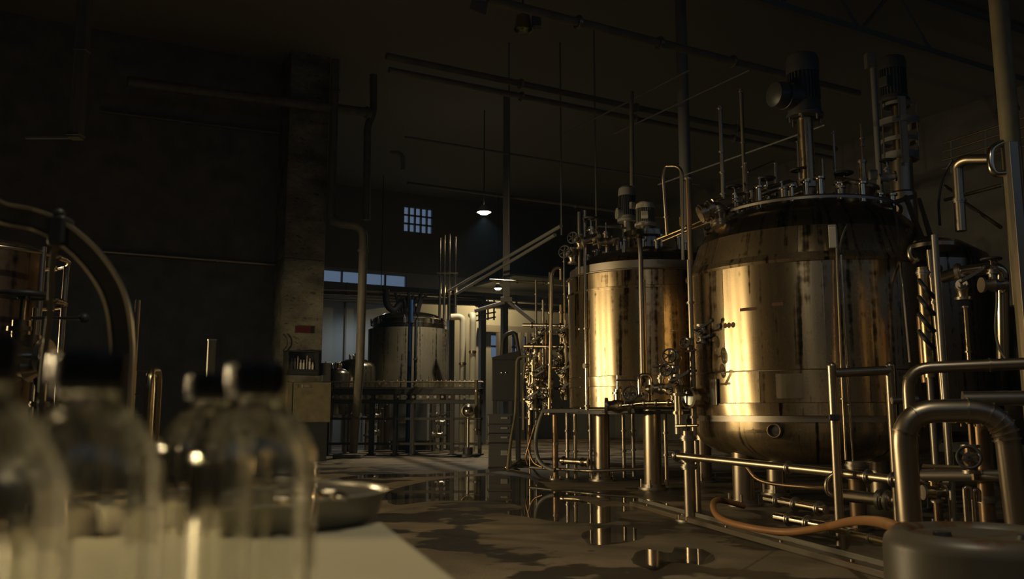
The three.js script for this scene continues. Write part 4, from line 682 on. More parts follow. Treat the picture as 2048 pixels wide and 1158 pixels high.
// ring beam platform at the left foot of the smaller tank
{ const a = P(1088, 822, 13.6), b = P(1282, 821, 11.9), t = thing('ring_beam', 'dark steel beam carried at tank-foot height beside the smaller tank', 'beam', a.clone()), v = b.clone().sub(a); part('beam', rbox(v.length(), 0.06, 0.08, v.length() / 2, 0, 0, 0.006).rotateY(Math.atan2(-v.z, v.x)), M.blackIron, t); part('edge_strip', rbox(v.length() * 0.45, 0.012, 0.012, v.length() * 0.7, 0.02, 0.046, 0.003).rotateY(Math.atan2(-v.z, v.x)), M.brass, t); }
pipe('post_pipe', 'mottled standing pipe on a plate left of the smaller tank legs', M.copper, 0.048, (() => { const a = P(1112, 830, 13.2), b = G(1111, 959); return [V(b.x, a.y, b.z), b]; })(), { collars: [0.45], cr: 1.1, base: 2.2, seg: 18 });
// small piping under the smaller tank
for (let i = 0; i < 6; i++) { const x = [1134, 1150, 1180, 1246, 1265, 1330][i], d = [14.6, 14.4, 14.8, 14.6, 14.9, 13.2][i]; pipe('drop_pipe', 'thin shadowed drop pipe under the smaller tank', i % 2 ? M.satin : M.dullSteel, 0.03, vpipe(x, 822, null, d), { collars: [0.3, 0.6], cr: 1.5, group: 'drop pipes under the smaller tank' }); }
pipe('floor_pipe', 'horizontal pipe with shiny cap lying low under the smaller tank', M.satin, 0.05, [[1122, 921, 14.2], [1176, 925, 13.9]], { collars: [0.1, 0.8, 0.97], cr: 1.3, seg: 16, cm: M.chrome });
pipe('floor_pipe', 'thin horizontal pipe along the floor under the smaller tank', M.dullSteel, 0.025, [[1060, 935, 14.6], [1180, 942, 13.6], [1290, 938, 13.4]], {});

// hardware on the domes
pipe('inspection_tube', 'gleaming elbow tube on the left shoulder of the large tank dome', M.chrome, 0.085, [[1403, 428, 10.3], [1436, 412, 10.3], [1441, 452, 10.25]], { bend: 0.1, collars: [0.04, 0.3, 0.55, 0.95], cr: 1.25, seg: 20, cm: M.satin });
pipe('dome_pipe', 'bright pipe lying across the top of the large tank dome', M.brass, 0.04, [[1520, 388, 10.3], [1586, 366, 10.4], [1592, 376, 10.4]], { bend: 0.06, collars: [0.2, 0.9], seg: 16, cr: 1.3 });
pipe('dome_pipe', 'long thin pipe running along the back of the large tank dome', M.satin, 0.022, [[1424, 402, 10.6], [1500, 384, 11], [1580, 362, 11.3]], { collars: [0.3, 0.7] });
pipe('dome_pipe', 'brassy pipe slanting across the gap toward the smaller tank', M.brass, 0.022, [[1315, 478, 11.6], [1374, 455, 11.2], [1425, 432, 10.7]], { collars: [0.5] });
pipe('dome_pipe', 'thin brassy pipe below the slanting one in the gap between tanks', M.brass, 0.016, [[1326, 482, 11.5], [1378, 460, 11.1], [1430, 440, 10.6]], {});
pipe('dome_pipe', 'thin bent rail pipe along the dome edge of the smaller tank', M.satin, 0.016, [[1186, 487, 12.9], [1194, 452, 12.9], [1252, 456, 12.8]], { bend: 0.06, collars: [0.9] });
pipe('dome_pipe', 'brassy header pipe along the left dome edge of the smaller tank', M.brass, 0.022, [[1186, 490, 12.6], [1212, 480, 12.6], [1238, 476, 12.6]], { collars: [0.2, 0.5, 0.8] });
valve(P(1182, 478, 12.6), V(0.9, 0.3, 0), 1.4, 'big gleaming valve on the left dome edge of the smaller tank', { m: M.chrome });
valve(P(1160, 484, 12.8), V(0, 1, 0), 1.1, 'dim valve at the left shoulder of the smaller tank', { m: M.dullSteel });
valve(P(1145, 512, 13), V(0, 1, 0), 1.2, 'dark round valve hanging at the left shoulder of the smaller tank', { m: M.dullSteel });
valve(P(1212, 484, 12.5), V(1, 0.2, 0), 1.2, 'small valve on the brassy header pipe of the smaller tank', { m: M.satin, lever: 1 });
const rods = [[1440, 212, 386, 10.7, 0.026, M.satin, 'tall jointed pipe standing on the left of the large tank dome'], [1482, 178, 384, 11.2, 0.024, M.greyPipe, 'tallest thin pipe standing behind the large tank dome'], [1491, 325, 398, 10.6, 0.02, M.copper, 'short copper pipe standing on the large tank dome'], [1503, 382, 400, 10.5, 0.018, M.brass, 'stubby brass pipe standing on the large tank dome'], [1519, 354, 432, 10.2, 0.013, M.satin, 'slim rod standing near the dome edge of the large tank'], [1563, 362, 430, 10.1, 0.013, M.chrome, 'beaded slim rod standing near the dome edge of the large tank'], [1594, 282, 378, 10.6, 0.012, M.brass, 'thin brass rod beside the tall agitator tube'], [1666, 262, 398, 10.7, 0.016, M.satin, 'thin tie rod right of the tall agitator tube'], [1552, 325, 385, 11.2, 0.012, M.dullSteel, 'thin dark rod behind the large tank dome']];
for (const [x, y0, y1, d, r, m, lb] of rods) pipe('dome_rod', lb, m, r, vpipe(x, y0, y1 + 12, d), { collars: r > 0.012 ? [0.03, 0.5, 0.72, 0.95] : [0.02, 0.9], cr: 1.5 });
pipe('frame_rod', 'thin bent frame rod behind the large tank dome', M.satin, 0.014, [[1495, 344, 11], [1550, 322, 11.2], [1552, 410, 11.2]], {});
pipe('inspection_tube', 'upright brass tube right of the tall agitator tube', M.brass, 0.045, vpipe(1724, 322, 362, 11), { collars: [0.05, 0.95], cr: 1.3, seg: 18 });
pipe('dome_rod', 'thin upright rod above the upright brass tube', M.copper, 0.018, vpipe(1722, 248, 322, 11), { collars: [0.4, 0.6], cr: 1.8 });
pipe('tall_pole', 'dim tall pole with a square head behind the agitator drives', M.beam, 0.045, vpipe(1745, 120, 420, 12.8), { cat: 'pole', seg: 14 });
solo('pole_box', rbox(0.13, 0.24, 0.12), M.greyPipe, 'square box head on the dim tall pole', 'box').position.copy(P(1739, 122, 12.8));
for (const [x, y, s, m, lb] of [[1690, 395, 1.4, M.dullSteel, 'dark valve right of the agitator collar'], [1600, 385, 1.3, M.chrome, 'shiny valve left of the agitator collar'], [1535, 402, 1.3, M.satin, 'valve lying on the left of the large tank dome'], [1470, 415, 1.2, M.chrome, 'shiny valve beside the gleaming elbow tube'], [1425, 462, 1.0, M.brass, 'small brass valve at the dome edge of the large tank'], [1775, 355, 1.0, M.white, 'small pale valve in front of the caged drive']])
  valve(P(x, y, 10.6), V(1, 0.15, 0.2).normalize(), s, lb, { m });
solo('junction_box', rbox(0.1, 0.13, 0.08, 0, 0, 0, 0.01), M.motorLight, 'small pale junction box below the caged drive', 'box').position.copy(P(1746, 350, 11.2));
pipe('ceiling_hanger', 'pale blue grey drop pipe hanging down to the finned motor of the smaller tank', M.greyPipe, 0.035, (() => { const a = P(1264, 230, 13.9), b = P(1264, 372, 13.9); return [V(a.x, a.y + 0.4, a.z), b]; })(), {});
{ const a = P(1366, 190, 15), t = thing('steel_column', 'dark round steel column behind the gap between the tanks', 'column', V(a.x, 0, a.z)); part('shaft', cyl(0.1, CEIL, 0, CEIL / 2, 0, 20), M.beam, t); part('base_plate', cyl(0.2, 0.03, 0, 0.015, 0, 24), M.blackIron, t); }
solo('yellow_tag', rbox(0.05, 0.12, 0.01, 0, 0, 0, 0.003), M.yellow, 'small yellow tag hanging above the gap between the tanks', 'tag').position.copy(P(1363, 443, 10.9));

// ------------------------------------------------------------------ manifold left of the smaller tank
{
  const u = [[1036, 712, null, 15.5, 0.03], [1058, 690, 860, 15.3, 0.025], [1072, 560, 930, 15.2, 0.02], [1100, 545, 820, 14.6, 0.03], [1086, 600, 830, 15, 0.022], [1122, 610, 800, 14.8, 0.03], [1128, 500, 800, 15.2, 0.018], [1080, 705, 800, 14.7, 0.03], [1067, 720, 812, 14.6, 0.045], [1092, 640, 830, 14.8, 0.02], [1131, 640, 800, 14.6, 0.022]];
  const lbl = ['thin bent pipe', 'dim slim pipe', 'long dim pipe', 'bright upright pipe', 'dark upright pipe', 'brassy upright pipe', 'high thin pipe', 'short brassy pipe', 'stout brassy pipe', 'thin leaning pipe', 'thin shadowed pipe'];
  const ms = [M.satin, M.satin, M.dullSteel, M.chrome, M.dullSteel, M.brass, M.satin, M.brass, M.brass, M.copper, M.dullSteel];
  u.forEach(([x, y0, y1, d, r], i) => { if (i) pipe('manifold_pipe', lbl[i] + ' in the crowded manifold left of the smaller tank', ms[i], r, vpipe(x, y0, y1, d), { collars: [0.08, 0.3, 0.55, 0.8], cr: 1.6 }); });
  pipe('manifold_pipe', 'bright gooseneck pipe bending over at the top of the manifold', M.satin, 0.03, [[1098, 830, 14.4], [1104, 545, 14.4], [1112, 535, 14.4], [1122, 536, 14.4], [1122, 560, 14.4]], { bend: 0.1, collars: [0.3, 0.5] });
  pipe('manifold_hose', 'tan bent pipe running from the manifold down to the floor frame', M.beigePaint, 0.024, [[1062, 712, 15], [1034, 714, 15], [1031, 830, 14.6], [1022, 880, 13.6], [1015, 940, 13.1]], { bend: 0.25 });
  pipe('manifold_hose', 'second tan bent pipe beside the one running to the floor frame', M.beigePaint, 0.018, [[1066, 722, 14.9], [1050, 726, 14.9], [1047, 760, 14.9], [1047, 860, 14.8]], { bend: 0.12 });
  const nm = ['small valve high in the crowded manifold', 'lever valve in the middle of the crowded manifold', 'gleaming valve in the crowded manifold', 'dark valve low in the crowded manifold'];
  for (let i = 0; i < 26; i++) { const q = u[1 + (i * 3) % 10], x = q[0], d = q[3], y = q[1] + 12 + ((i * 53) % Math.max(20, Math.min(q[2] ?? 830, 830) - q[1] - 20)), k = y < 690 ? 0 : i % 3 === 0 ? 2 : y > 780 ? 3 : 1; valve(P(x, y, d), V(0, 1, 0), 0.75 + 0.2 * (i % 4), nm[k], { m: [M.chrome, M.dullSteel, M.brass, M.satin][k === 2 ? 0 : k === 3 ? 1 : i % 4], lever: k === 1 || i % 2, group: 'valves of the crowded manifold' }); }
  for (let i = 0; i < 5; i++) pipe('manifold_header', 'horizontal header pipe through the crowded manifold', [M.dullSteel, M.satin, M.copper][i % 3], 0.03, [[1046 + i * 3, 650 + i * 42, 15], [1140, 652 + i * 42, 14.6]], { collars: [0.2, 0.5, 0.8], group: 'header pipes of the manifold' });
  // floor frame, hoses, cage below
  const f = thing('floor_frame', 'brass coloured open floor frame under the manifold', 'frame', G(1015, 944)), o = f.position, g = (x, y, h = 0.03) => G(x, y).setY(h).sub(o);
  part('front_bar', rodTo(g(1014, 943), g(1060, 951), 0.022), M.brass, f); part('side_bar', rodTo(g(1014, 943), g(1040, 922), 0.018), M.dullSteel, f); part('rear_bar', rodTo(g(1040, 922), g(1085, 926), 0.018), M.dullSteel, f);
  part('corner_post', rodTo(g(1060, 951), g(1060, 951, 1.9), 0.016), M.satin, f); part('corner_post', rodTo(g(1040, 922), g(1040, 922, 1.3), 0.016), M.dullSteel, f); part('joint', sph(0.045, ...g(1013, 940, 0.045).toArray()), M.brass, f);
  part('cross_bar', rodTo(g(1060, 951, 0.95), g(1040, 922, 0.95), 0.02), M.copper, f);
  pipe('hose', 'grey hose drooping in a wide bow to the floor below the manifold', M.greyHose, 0.032, [[1090, 815, 13.8], [1078, 845, 13.8], [1071, 885, 13.8], [1078, 920, 13.7], [1095, 936, 13.6], [1110, 941, 13.5]], { smooth: 40, cat: 'hose' });
  pipe('hose', 'thin brown hose crossing inside the floor frame', M.copper, 0.018, [[1070, 850, 14], [1058, 890, 14], [1052, 915, 14], [1056, 930, 13.9]], { smooth: 20, cat: 'hose' });
  pipe('hose', 'thin brown hose spreading to the right inside the floor frame', M.copper, 0.018, [[1058, 850, 14.1], [1058, 900, 14], [1068, 925, 13.9], [1085, 935, 13.8]], { smooth: 20, cat: 'hose' });
}

// ------------------------------------------------------------------ far bay: lamps
function bayLamp(px, py, d, r, c, cd, label, power = 30, cone = 1.02) {
  const p = P(px, py, d), t = thing('bay_lamp', label, 'lamp', p);
  part('shade', lathe([[0.05, r * 1.1], [r * 0.4, r], [r * 1.02, 0.03], [r * 1.04, 0], [r * 0.98, 0.01], [r * 0.35, r * 0.9]], 28), M.motorLight, t);
  part('diffuser', lathe([[0, -0.06], [r * 0.5, -0.05], [r * 0.96, 0.012], [0, 0.015]], 28), M.lens(c, power), t);
  part('hanger_rod', cyl(0.015, CEIL - p.y - r, 0, r + (CEIL - p.y - r) / 2, 0, 8), M.blackIron, t);
  const s = cone ? lampLight(new THREE.SpotLight(0xffffff, cd, 0, cone, cone > 1.5 ? 0.06 : 0.4, 2), c, p.clone().add(V(0, -3, 0))) : lampLight(new THREE.PointLight(0xffffff, cd, 0, 2), c); s.position.copy(p).y -= 0.1; s.shadow.radius = 4;
}
bayLamp(968, 425, 23.5, 0.19, [1, 0.88, 0.66], 65, 'lit round bay lamp hanging high in the dark over the far bay');
bayLamp(762, 594, 30.2, 0.14, [0.85, 0.95, 1], 7, 'lit bay lamp with a cool glow beside the far tank', 20, 1.5);
bayLamp(996, 577, 33.2, 0.15, [1, 0.7, 0.3], 22, 'lit bay lamp with a warm glow before the far wall', 24, 1.55);
{ // unlit lamp up high
  const d = 12.5, p = P(1046, 60, d), t = thing('bay_lamp', 'unlit bell-shaped bay lamp hanging from the roof truss', 'lamp', p);
  part('shade', lathe([[0.05, 0.24], [0.1, 0.22], [0.13, 0.04], [0.16, 0], [0.14, 0.01], [0.08, 0.2]], 28), M.satin, t);
  part('diffuser', lathe([[0, -0.06], [0.08, -0.05], [0.13, 0], [0, 0.01]], 24), M.glass, t);
  part('hanger_rod', cyl(0.015, CEIL - p.y - 0.2, 0, 0.22 + (CEIL - p.y - 0.2) / 2, 0, 8), M.blackIron, t);
  part('ballast_box', rbox(0.14, 0.16, 0.14, 0.2, 0.12, 0, 0.01), M.motor, t);
}
// ------------------------------------------------------------------ roof steel and overhead pipes
{
  for (const [i, b] of [4, 10.5].entries()) {
    const t = thing('roof_truss', ['dark steel roof truss over the bench and drum', 'dark steel roof truss above the two mixing tanks'][i], 'truss', bl(0, CEIL - 1.3, b), 'roof trusses'), o = t.position;
    part('bottom_chord', slab(A_L, A_R, CEIL - 1.3, CEIL - 1.18, b - 0.06, b + 0.06).translate(-o.x, -o.y, -o.z), M.beam, t);
    part('top_chord', slab(A_L, A_R, CEIL - 0.2, CEIL - 0.08, b - 0.06, b + 0.06).translate(-o.x, -o.y, -o.z), M.beam, t);
    for (let k = 0; k < 14; k++) { const a0 = A_L + 1 + k * 2.1; part('web_member', rodTo(bl(a0, CEIL - 1.25, b).sub(o), bl(a0 + 1.05, CEIL - 0.15, b).sub(o), 0.035, 8), M.beam, t); part('web_member', rodTo(bl(a0 + 1.05, CEIL - 0.15, b).sub(o), bl(a0 + 2.1, CEIL - 1.25, b).sub(o), 0.035, 8), M.beam, t); }
  }
  const over = (px, py, d, len, r, m, lb, o = {}) => { const a = P(px, py, d); return pipe('overhead_pipe', lb, m, r, [a, a.clone().addScaledVector(UX, len)], o); };
  over(772, 112, 13.2, 10.2, 0.055, M.greyPipe, 'overhead pipe high across the hall, the upper of a pair', { collars: [0.24, 0.48, 0.72] });
  over(778, 140, 13.2, 10.0, 0.05, M.greyPipe, 'overhead pipe high across the hall, the lower of a pair', { collars: [0.24, 0.48, 0.72] });
  over(975, -2, 11, 7.2, 0.06, M.greyPipe, 'overhead pipe running past the unlit lamp to the agitator motor', { collars: [0.2, 0.4, 0.6, 0.85] });
  over(815, 366, 21, 8.2, 0.04, M.greyPipe, 'thin overhead pipe crossing behind the lit round lamp', { collars: [0.3, 0.6] });
  over(810, 274, 20, 9, 0.03, M.beam, 'dim thin overhead conduit over the far bay');
  const away = (px, py, d, len, lb) => { const a = P(px, py, d); solo('roof_purlin', rodTo(a, a.clone().addScaledVector(BX, len), 0.014, 8), M.beam, lb, 'beam', 'dim roof members over the tanks'); };
  for (const [x, y, d] of [[1380, 140, 13], [1500, 140, 13], [1650, 250, 11.5]]) away(x, y, d, 3.6, 'dim slanting roof member over the tanks');
  const dk = thing('roof_panel', 'pale square panel on the truss beside the unlit lamp', 'panel', P(958, 12, 12.4)); part('plate', rbox(0.26, 0.2, 0.03, 0, 0, 0).rotateY(0.4).rotateZ(-0.2), M.greyPipe, dk); part('bracket', box(0.04, 0.9, 0.04, 0, 0.5, -0.03), M.beam, dk);
  pipe('vent_pipe', 'dim hooked vent pipe under the overhead pair', M.beam, 0.05, [[780, 305, 20], [806, 307, 20], [806, 340, 20]], { bend: 0.2 });
  for (const [x, y0, d] of [[1018, 330, 19], [1122, 330, 19], [1190, 250, 18]]) pipe('hanger_cable', 'thin dim cable hanging from the roof over the far bay', M.beam, 0.018, (() => { const a = P(x, y0, d); return [V(a.x, CEIL, a.z), V(a.x, hAt(470, d), a.z)]; })(), { cat: 'cable', group: 'hanging cables over the far bay' });
}
// ------------------------------------------------------------------ far bay: steel frame, pipes, wall panels
{
  const t = thing('mezzanine_beam', 'dark steel beam deck crossing the far bay above the tank', 'beam', onB(640, 590, 27).w), o = t.position;
  const aL = onB(640, 590, 27).a - 1, aR = onB(1110, 590, 27).a + 1.5;
  for (const [y0, y1] of [[573, 586], [590, 600]]) part('girder', slab(aL, aR, onB(800, y1, 27).y, onB(800, y0, 27).y, 27, 27.25).translate(-o.x, -o.y, -o.z), M.beam, t);
  for (let k = 0; k < 9; k++) { const a = aL + (k + 0.5) * (aR - aL) / 9; part('stiffener', slab(a - 0.03, a + 0.03, onB(800, 600, 27).y, onB(800, 573, 27).y, 26.95, 27.0).translate(-o.x, -o.y, -o.z), M.beam, t); }
  part('deck_plate', slab(onB(945, 590).a, A_R - 0.2, 5.95, 6.03, 27.3, 30.6).translate(-o.x, -o.y, -o.z), M.beam, t);
  for (const px of [905, 968, 1012]) { const q = onB(px, 590, 27); part('deck_post', slab(q.a - 0.1, q.a + 0.1, 0, q.y, 27.02, 27.22).translate(-o.x, -o.y, -o.z), M.beam, t); }
  const tp = thing('steel_post', 'dark hanging steel post above the warm lit wall', 'post', P(1013, 600, 22.3)); part('post', rbox(0.18, CEIL - tp.position.y, 0.18, 0, (CEIL - tp.position.y) / 2, 0), M.beam, tp); part('foot', rbox(0.3, 0.12, 0.3, 0, 0, 0), M.beam, tp);
  pipe('brace_rod', 'dark diagonal brace falling right across the warm lit wall', M.beam, 0.05, [[1018, 604, 22.3], [1075, 650, 22]], { cat: 'brace' });
  pipe('brace_rod', 'dark diagonal brace falling left across the warm lit wall', M.beam, 0.05, [[1010, 604, 22.3], [950, 622, 22.6]], { cat: 'brace' });
  for (const [a, b, q] of [[[896, 583, 24], [1122, 452, 15.5], 'upper'], [[912, 588, 24], [1110, 470, 16], 'lower']]) pipe('sloping_conduit', `dim conduit sloping up toward the smaller tank, the ${q} of two`, M.beam, 0.035, [a, b], { group: 'sloping conduits', cat: 'conduit' });
  pipe('process_pipe', 'bright thin horizontal pipe high before the warm lit wall', M.satin, 0.03, [[980, 560, 22], [1092, 566, 21]], { collars: [0.5, 0.95] });
  pipe('process_pipe', 'thin horizontal pipe beyond the manifold top', M.satin, 0.02, [[1092, 568, 21], [1150, 573, 20.5]], {});
  // horizontal wall girts and a window-side cabinet
  for (const [y0, y1, lb] of [[655, 668, 'dark girt beam across the far wall above the low window'], [607, 613, 'thin dark girt across the warm lit wall']]) solo('wall_girt', slab(onB(955, 640).a, onB(1120, 640).a, onB(1030, y1).y, onB(1030, y0).y, 30.3, 30.6), M.beam, lb, 'beam');
  for (const px of [984, 1003, 1027, 1040, 1054]) solo('mullion_post', slab(onB(px, 700).a - 0.08, onB(px, 700).a + 0.08, 0, onB(px, 668).y, 30.0, 30.2), M.beam, 'dark thin post standing before the low far window', 'post', 'posts before the low window');
  for (const px of [690, 728]) solo('wall_seam_strip', slab(onB(px, 650).a - 0.03, onB(px, 650).a + 0.03, 0, onB(px, 600).y, 30.6, 30.68), M.beam, 'thin upright seam strip on the cool lit far wall', 'strip', 'seam strips on the far wall');
  solo('wall_girt', slab(onB(640, 600).a, onB(800, 600).a, onB(700, 605).y, onB(700, 597).y, 30.3, 30.6), M.beam, 'dark girt beam above the cool lit far wall', 'beam');
  // lattice ladders before the warm wall
  const lt = thing('lattice_frame', 'dark lattice of thin bars before the warm lit wall', 'frame', P(965, 640, 27)), lo = lt.position;
  for (const x of [958, 966, 976, 988]) part('upright_bar', rodTo(P(x, 600, 27).sub(lo), P(x, 640, 27).sub(lo), 0.03, 6), M.blackIron, lt);
  for (const y of [608, 618, 628, 638]) part('cross_bar', rodTo(P(950, y + 4, 27).sub(lo), P(992, y - 4, 27).sub(lo), 0.025, 6), M.blackIron, lt);
  // rods above the far tank
  for (const [x, y, q] of [[881, 476, 'fourth'], [890, 470, 'third'], [900, 468, 'second'], [912, 474, 'first']]) pipe('vent_rod', `thin bright vent rod behind the far tank, ${q} of the row from the ivory pipes`, M.chrome, 0.042, vpipe(x, y, 640, 25.5), { collars: [0.45], cr: 1.5, group: 'row of vent rods behind the far tank' });
  pipe('rod_tie', 'short tie bar joining the row of vent rods', M.satin, 0.02, [[874, 546, 25.4], [916, 546, 25.4]], {});
  pipe('ivory_pipe', 'ivory elbow pipe right of the far tank, the shorter of two', M.ivory, 0.09, [[902, 634, 24.6], [926, 633, 24.6], V(P(925, 700, 24.6).x, 0, -24.6)], { bend: 0.25, seg: 18, collars: [0.4], cr: 1.1, cm: M.satin });
  pipe('ivory_pipe', 'ivory upright pipe with a rounded top, nearest the black hood machine', M.ivory, 0.09, [[942, 630, 25.2], [946, 631, 24.2], V(P(944, 700, 24.2).x, 0, -24.2)], { bend: 0.2, seg: 18, collars: [0.42], cr: 1.1, cm: M.satin });
  pipe('blue_pipe', 'bright blue upright pipe before the far tank', M.blue, 0.06, (() => { const a = P(822, 600, 23.4); return [a, V(P(818, 700, 23.4).x, 0, -23.4)]; })(), { collars: [0.15, 0.6] , cm: M.blackIron });
  pipe('thin_pipe', 'dark thin upright pipe beside the blue pipe', M.blackIron, 0.04, vpipe(832, 640, null, 23.4), { collars: [0.3, 0.5], cm: M.satin });
  pipe('gooseneck_pipe', 'dark gooseneck pipe arching over the far tank lid', M.blackIron, 0.1, [[772, 580, 25.5], [774, 608, 25.5], [786, 620, 25.6], [806, 604, 25.8], [815, 640, 26]], { smooth: 30 });
  for (let i = 0; i < 8; i++) pipe('lid_pipe', 'dark tangled pipe above the far tank lid', M.blackIron, 0.04, [[790 + i * 9, 585 + (i % 3) * 6, 25.6], [796 + i * 7, 606 - (i % 2) * 8, 25.7], [800 + i * 5, 634, 25.8]], { smooth: 12, group: 'tangled pipes above the far tank' });
  for (let i = 0; i < 3; i++) pipe('deck_pipe', 'thin pipe along the dark beam deck of the far bay', M.dullSteel, 0.04, [onB(640, 579 + i * 10, 26.8).w, onB(965, 590 + i * 10, 26.8).w], { group: 'deck pipes of the far bay' });
}
// small kettles left of the far tank
for (const [px, py, d, R, lb] of [[712, 735, 24.4, 0.54, 'small domed steel kettle between the downpipe and the far tank'], [672, 748, 23.3, 0.36, 'small cluttered steel kettle beside the concrete column']]) {
  const p = P(px, py, d), t = thing('kettle', lb, 'kettle', V(p.x, 0, p.z)), y = p.y;
  part('shell', lathe([[0, 0.9], [R, 1.0], [R, y], [R * 0.9, y + R * 0.22], [R * 0.5, y + R * 0.4], [0, y + R * 0.45]], 40, 0, Math.PI * 2, 0.9), M.dome, t);
  for (let k = 0; k < 3; k++) part('leg', cyl(0.04, 1, Math.cos(k * 2.1) * R * 0.8, 0.5, Math.sin(k * 2.1) * R * 0.8, 10), M.dullSteel, t);
  for (let k = 0; k < 9; k++) { const a = k * 0.7, q = R * 0.7 * hash(k * 5, 2); part('lid_fitting', merge([cyl(0.03, 0.12 + 0.12 * hash(k, 8), Math.cos(a) * q, y + R * 0.45, Math.sin(a) * q, 8), sph(0.035, Math.cos(a) * q, y + R * 0.45 + 0.08 + 0.06 * hash(k, 8), Math.sin(a) * q, 8)]), M.chrome, t); }
}
// jar conveyor
{
  const d = 22.4, a = P(648, 775, d), b = P(966, 775, d), t = thing('conveyor', 'dark elevated conveyor carrying glass jars before the far tank', 'conveyor', V(a.x, 0, a.z)), L = b.x - a.x, yT = a.y;
  part('bed', rbox(L, 0.16, 0.4, L / 2, yT - 0.1, 0), M.blackIron, t); part('belt', box(L, 0.02, 0.3, L / 2, yT - 0.01, 0), M.black, t);
  for (const z of [-0.19, 0.19]) part('guide_rail', rodTo(V(0, yT + 0.14, z), V(L, yT + 0.14, z), 0.014, 8), M.satin, t);
  part('lower_bed', rbox(L, 0.1, 0.4, L / 2, yT - 0.36, 0), M.blackIron, t);
  for (let k = 0; k < 22; k++) part('roller_end', orient(cyl(0.035, 0.02, 0, 0, 0, 12), V(0, 0, 1)).translate(0.1 + k * (L - 0.2) / 21, yT - 0.24, 0.2), M.satin, t);
  for (const px of [655, 745, 792, 826, 905, 960]) { const x = P(px, 800, d).x - a.x; const l = part('leg', merge([box(0.09, yT - 0.1, 0.09, x, (yT - 0.1) / 2, 0.14), box(0.09, yT - 0.1, 0.09, x, (yT - 0.1) / 2, -0.14)]), M.blackIron, t); part('foot', merge([cyl(0.1, 0.03, x, 0.015, 0.14, 14), cyl(0.1, 0.03, x, 0.015, -0.14, 14)]), M.blackIron, l); }
  for (const y of [0.28, 0.9]) part('stretcher', box(L, 0.06, 0.05, L / 2, y, 0.14), M.blackIron, t);
  const jarG = lathe([[0, 0], [0.05, 0.002], [0.055, 0.02], [0.055, 0.12], [0.04, 0.15], [0.038, 0.17]], 20), lidG = cyl(0.042, 0.02, 0, 0.175, 0, 16), jm = mat({ rgb: [0.8, 0.75, 0.6], transmission: 0.9, roughness: 0.08, thickness: 0 });
  for (const px of [757, 769, 781, 796, 809, 834, 843, 855, 866, 876, 884, 893, 902, 911, 921, 931, 941, 952]) { const j = thing('jar', 'small glass jar riding on the elevated conveyor', 'jar', V(P(px, 770, d).x, yT, -d + 0.05), 'jars on the conveyor'); part('glass_body', jarG, jm, j); part('lid', lidG, M.dullSteel, j); }
}
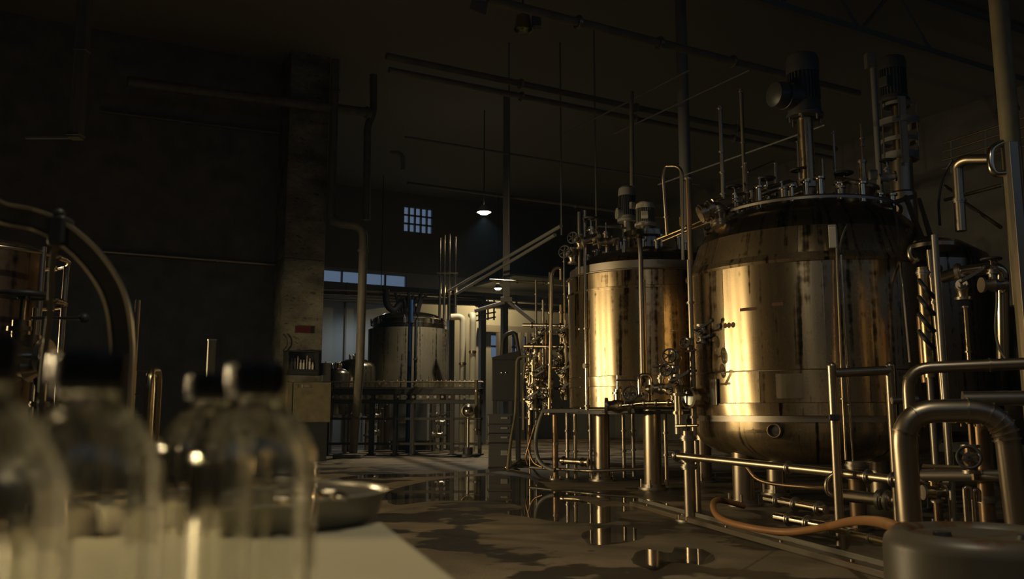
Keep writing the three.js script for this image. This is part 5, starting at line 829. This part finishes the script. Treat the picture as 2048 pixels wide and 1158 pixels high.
// things below and beside the conveyor
{
  const bx = (name, label, cat, x0, y0, x1, y1, d, dep, m, extra) => { const p = P((x0 + x1) / 2, (y0 + y1) / 2, d), w = P(x1, y0, d).x - P(x0, y0, d).x, yb = y1 === null ? 0 : hAt(y1, d), h = hAt(y0, d) - yb, t = thing(name, label, cat, V(P((x0 + x1) / 2, 800, d).x, yb, -d)); part('body', rbox(w, h, dep, 0, h / 2, 0, 0.02), m, t); extra && extra(t, w, h, dep); return t; };
  bx('machine_cabinet', 'pale panelled machine cabinet under the conveyor', 'cabinet', 781, 800, 858, 882, 24.2, 0.6, M.motorLight, (t, w, h, q) => { part('door', rbox(w * 0.48, h * 0.94, 0.02, -w * 0.25, h / 2, q / 2), M.motorLight, t); part('door', rbox(w * 0.48, h * 0.94, 0.02, w * 0.25, h / 2, q / 2), M.motorLight, t); for (const y of [0.1, 0.45, 0.97]) part('tray_bar', rodTo(V(-w * 0.2, h * y, q / 2 + 0.05), V(w * 0.2, h * y, q / 2 + 0.05), 0.014, 8), M.chrome, t); part('stand', box(w * 0.9, 0.24, q * 0.8, 0, -0.12, 0), M.black, t); });
  bx('hood_machine', 'large black hood machine with a sloping top before the low window', 'machine', 985, 722, 1040, 802, 20, 1.1, M.black, (t, w, h, q) => { part('slope_top', (() => { const s = new THREE.Shape([[-w / 2, 0], [w / 2, 0], [w / 2, 0.2], [w * 0.1, 0.15], [-w / 2, 0.05]].map(p => new THREE.Vector2(...p))); return new THREE.ExtrudeGeometry(s, { depth: q, bevelEnabled: false }).translate(0, h, -q / 2); })(), M.black, t); part('indicator', merge([cyl(0.03, 0.02, -0.1, h * 0.68, q / 2, 10).rotateX(0), cyl(0.03, 0.02, 0.0, h * 0.68, q / 2, 10)]), M.chrome, t); for (const x of [-1, 1]) for (const z of [-1, 1]) part('leg', box(0.08, t.position.y, 0.08, x * (w / 2 - 0.06), -t.position.y / 2, z * (q / 2 - 0.06)), M.black, t); });
  // pipe stub on hood
  pipe('duct_elbow', 'black duct elbow above the hood machine', M.blackIron, 0.05, [[1004, 720, 20.5], [1006, 672, 20.5], [1030, 662, 20.5], [1040, 720, 20.5]], { bend: 0.15, seg: 14 });
  for (let i = 0; i < 4; i++) { const d = 17.6, y1 = [null, 885, 866, 848][i], y0 = [886, 867, 849, 828][i]; bx('crate', ['dark crate at the bottom of the stack beside the floor frame', 'dark crate second from the bottom of the stack beside the floor frame', 'dark crate third from the bottom of the stack beside the floor frame', 'dark crate on top of the stack beside the floor frame'][i], 'crate', 977, y0, 1023, y1, d, 0.5, M.motor, (t, w, h, q) => { part('rim', box(w + 0.03, 0.03, q + 0.03, 0, h - 0.015, 0), M.motor, t); part('grip', rbox(w * 0.3, h * 0.22, 0.03, w * 0.2, h * 0.6, q / 2 + 0.005), M.motorLight, t); }); }
  { const p = P(936, 822, 21.6), t = thing('float_valve', 'round chrome ball valve head on a stand under the conveyor end', 'valve', V(p.x, 0, p.z)); part('ball', sph(0.15, 0, p.y, 0, 20), M.chrome, t); part('rim', new THREE.TorusGeometry(0.15, 0.02, 8, 28).translate(0, p.y, 0.02), M.satin, t); part('stem', cyl(0.04, p.y - 0.1, 0, p.y / 2, 0, 12), M.dullSteel, t); part('foot', merge([cyl(0.3, 0.06, 0, 0.03, 0, 20), cyl(0.12, 0.2, 0, 0.12, 0, 16)]), M.blackIron, t); part('cross_rod', rodTo(V(-0.05, p.y - 0.18, 0.05), V(0.3, p.y - 0.18, 0.05), 0.012, 8), M.satin, t); }
  pipe('copper_pipe', 'warm copper upright pipe under the conveyor end', M.beigePaint, 0.045, vpipe(953, 760, 870, 22), { collars: [0.2, 0.9] });
  for (const [x, y, d] of [[742, 840, 23.1], [752, 832, 23.3], [865, 830, 25], [880, 845, 24.5], [875, 870, 24], [748, 865, 23.1]]) valve(P(x, y, d), V(1, 0, 0), 1.4, 'shadowed valve among the pipework under the conveyor', { m: M.satin, lever: 1, group: 'valves under the conveyor' });
  for (const [x, d] of [[700, 24.5], [735, 25], [868, 24.4], [884, 24.8], [897, 25.2]]) pipe('under_pipe', 'dark upright pipe under the conveyor', M.dullSteel, 0.06, vpipe(x, 800, null, d), { collars: [0.3, 0.7], group: 'dark pipes under the conveyor' });
  pipe('floor_cable', 'black cable trailing over the floor below the conveyor', M.black, 0.025, [[815, 902], [830, 906], [850, 913], [890, 915], [960, 912]].map(([x, y]) => G(x, y).setY(0.025)), { smooth: 24, cat: 'cable' });
  bx('floor_block', 'low concrete block at the foot of the downpipe', 'block', 672, 908, 728, null, 20.9, 0.5, M.concrete);
}

renderer.render(scene, camera);
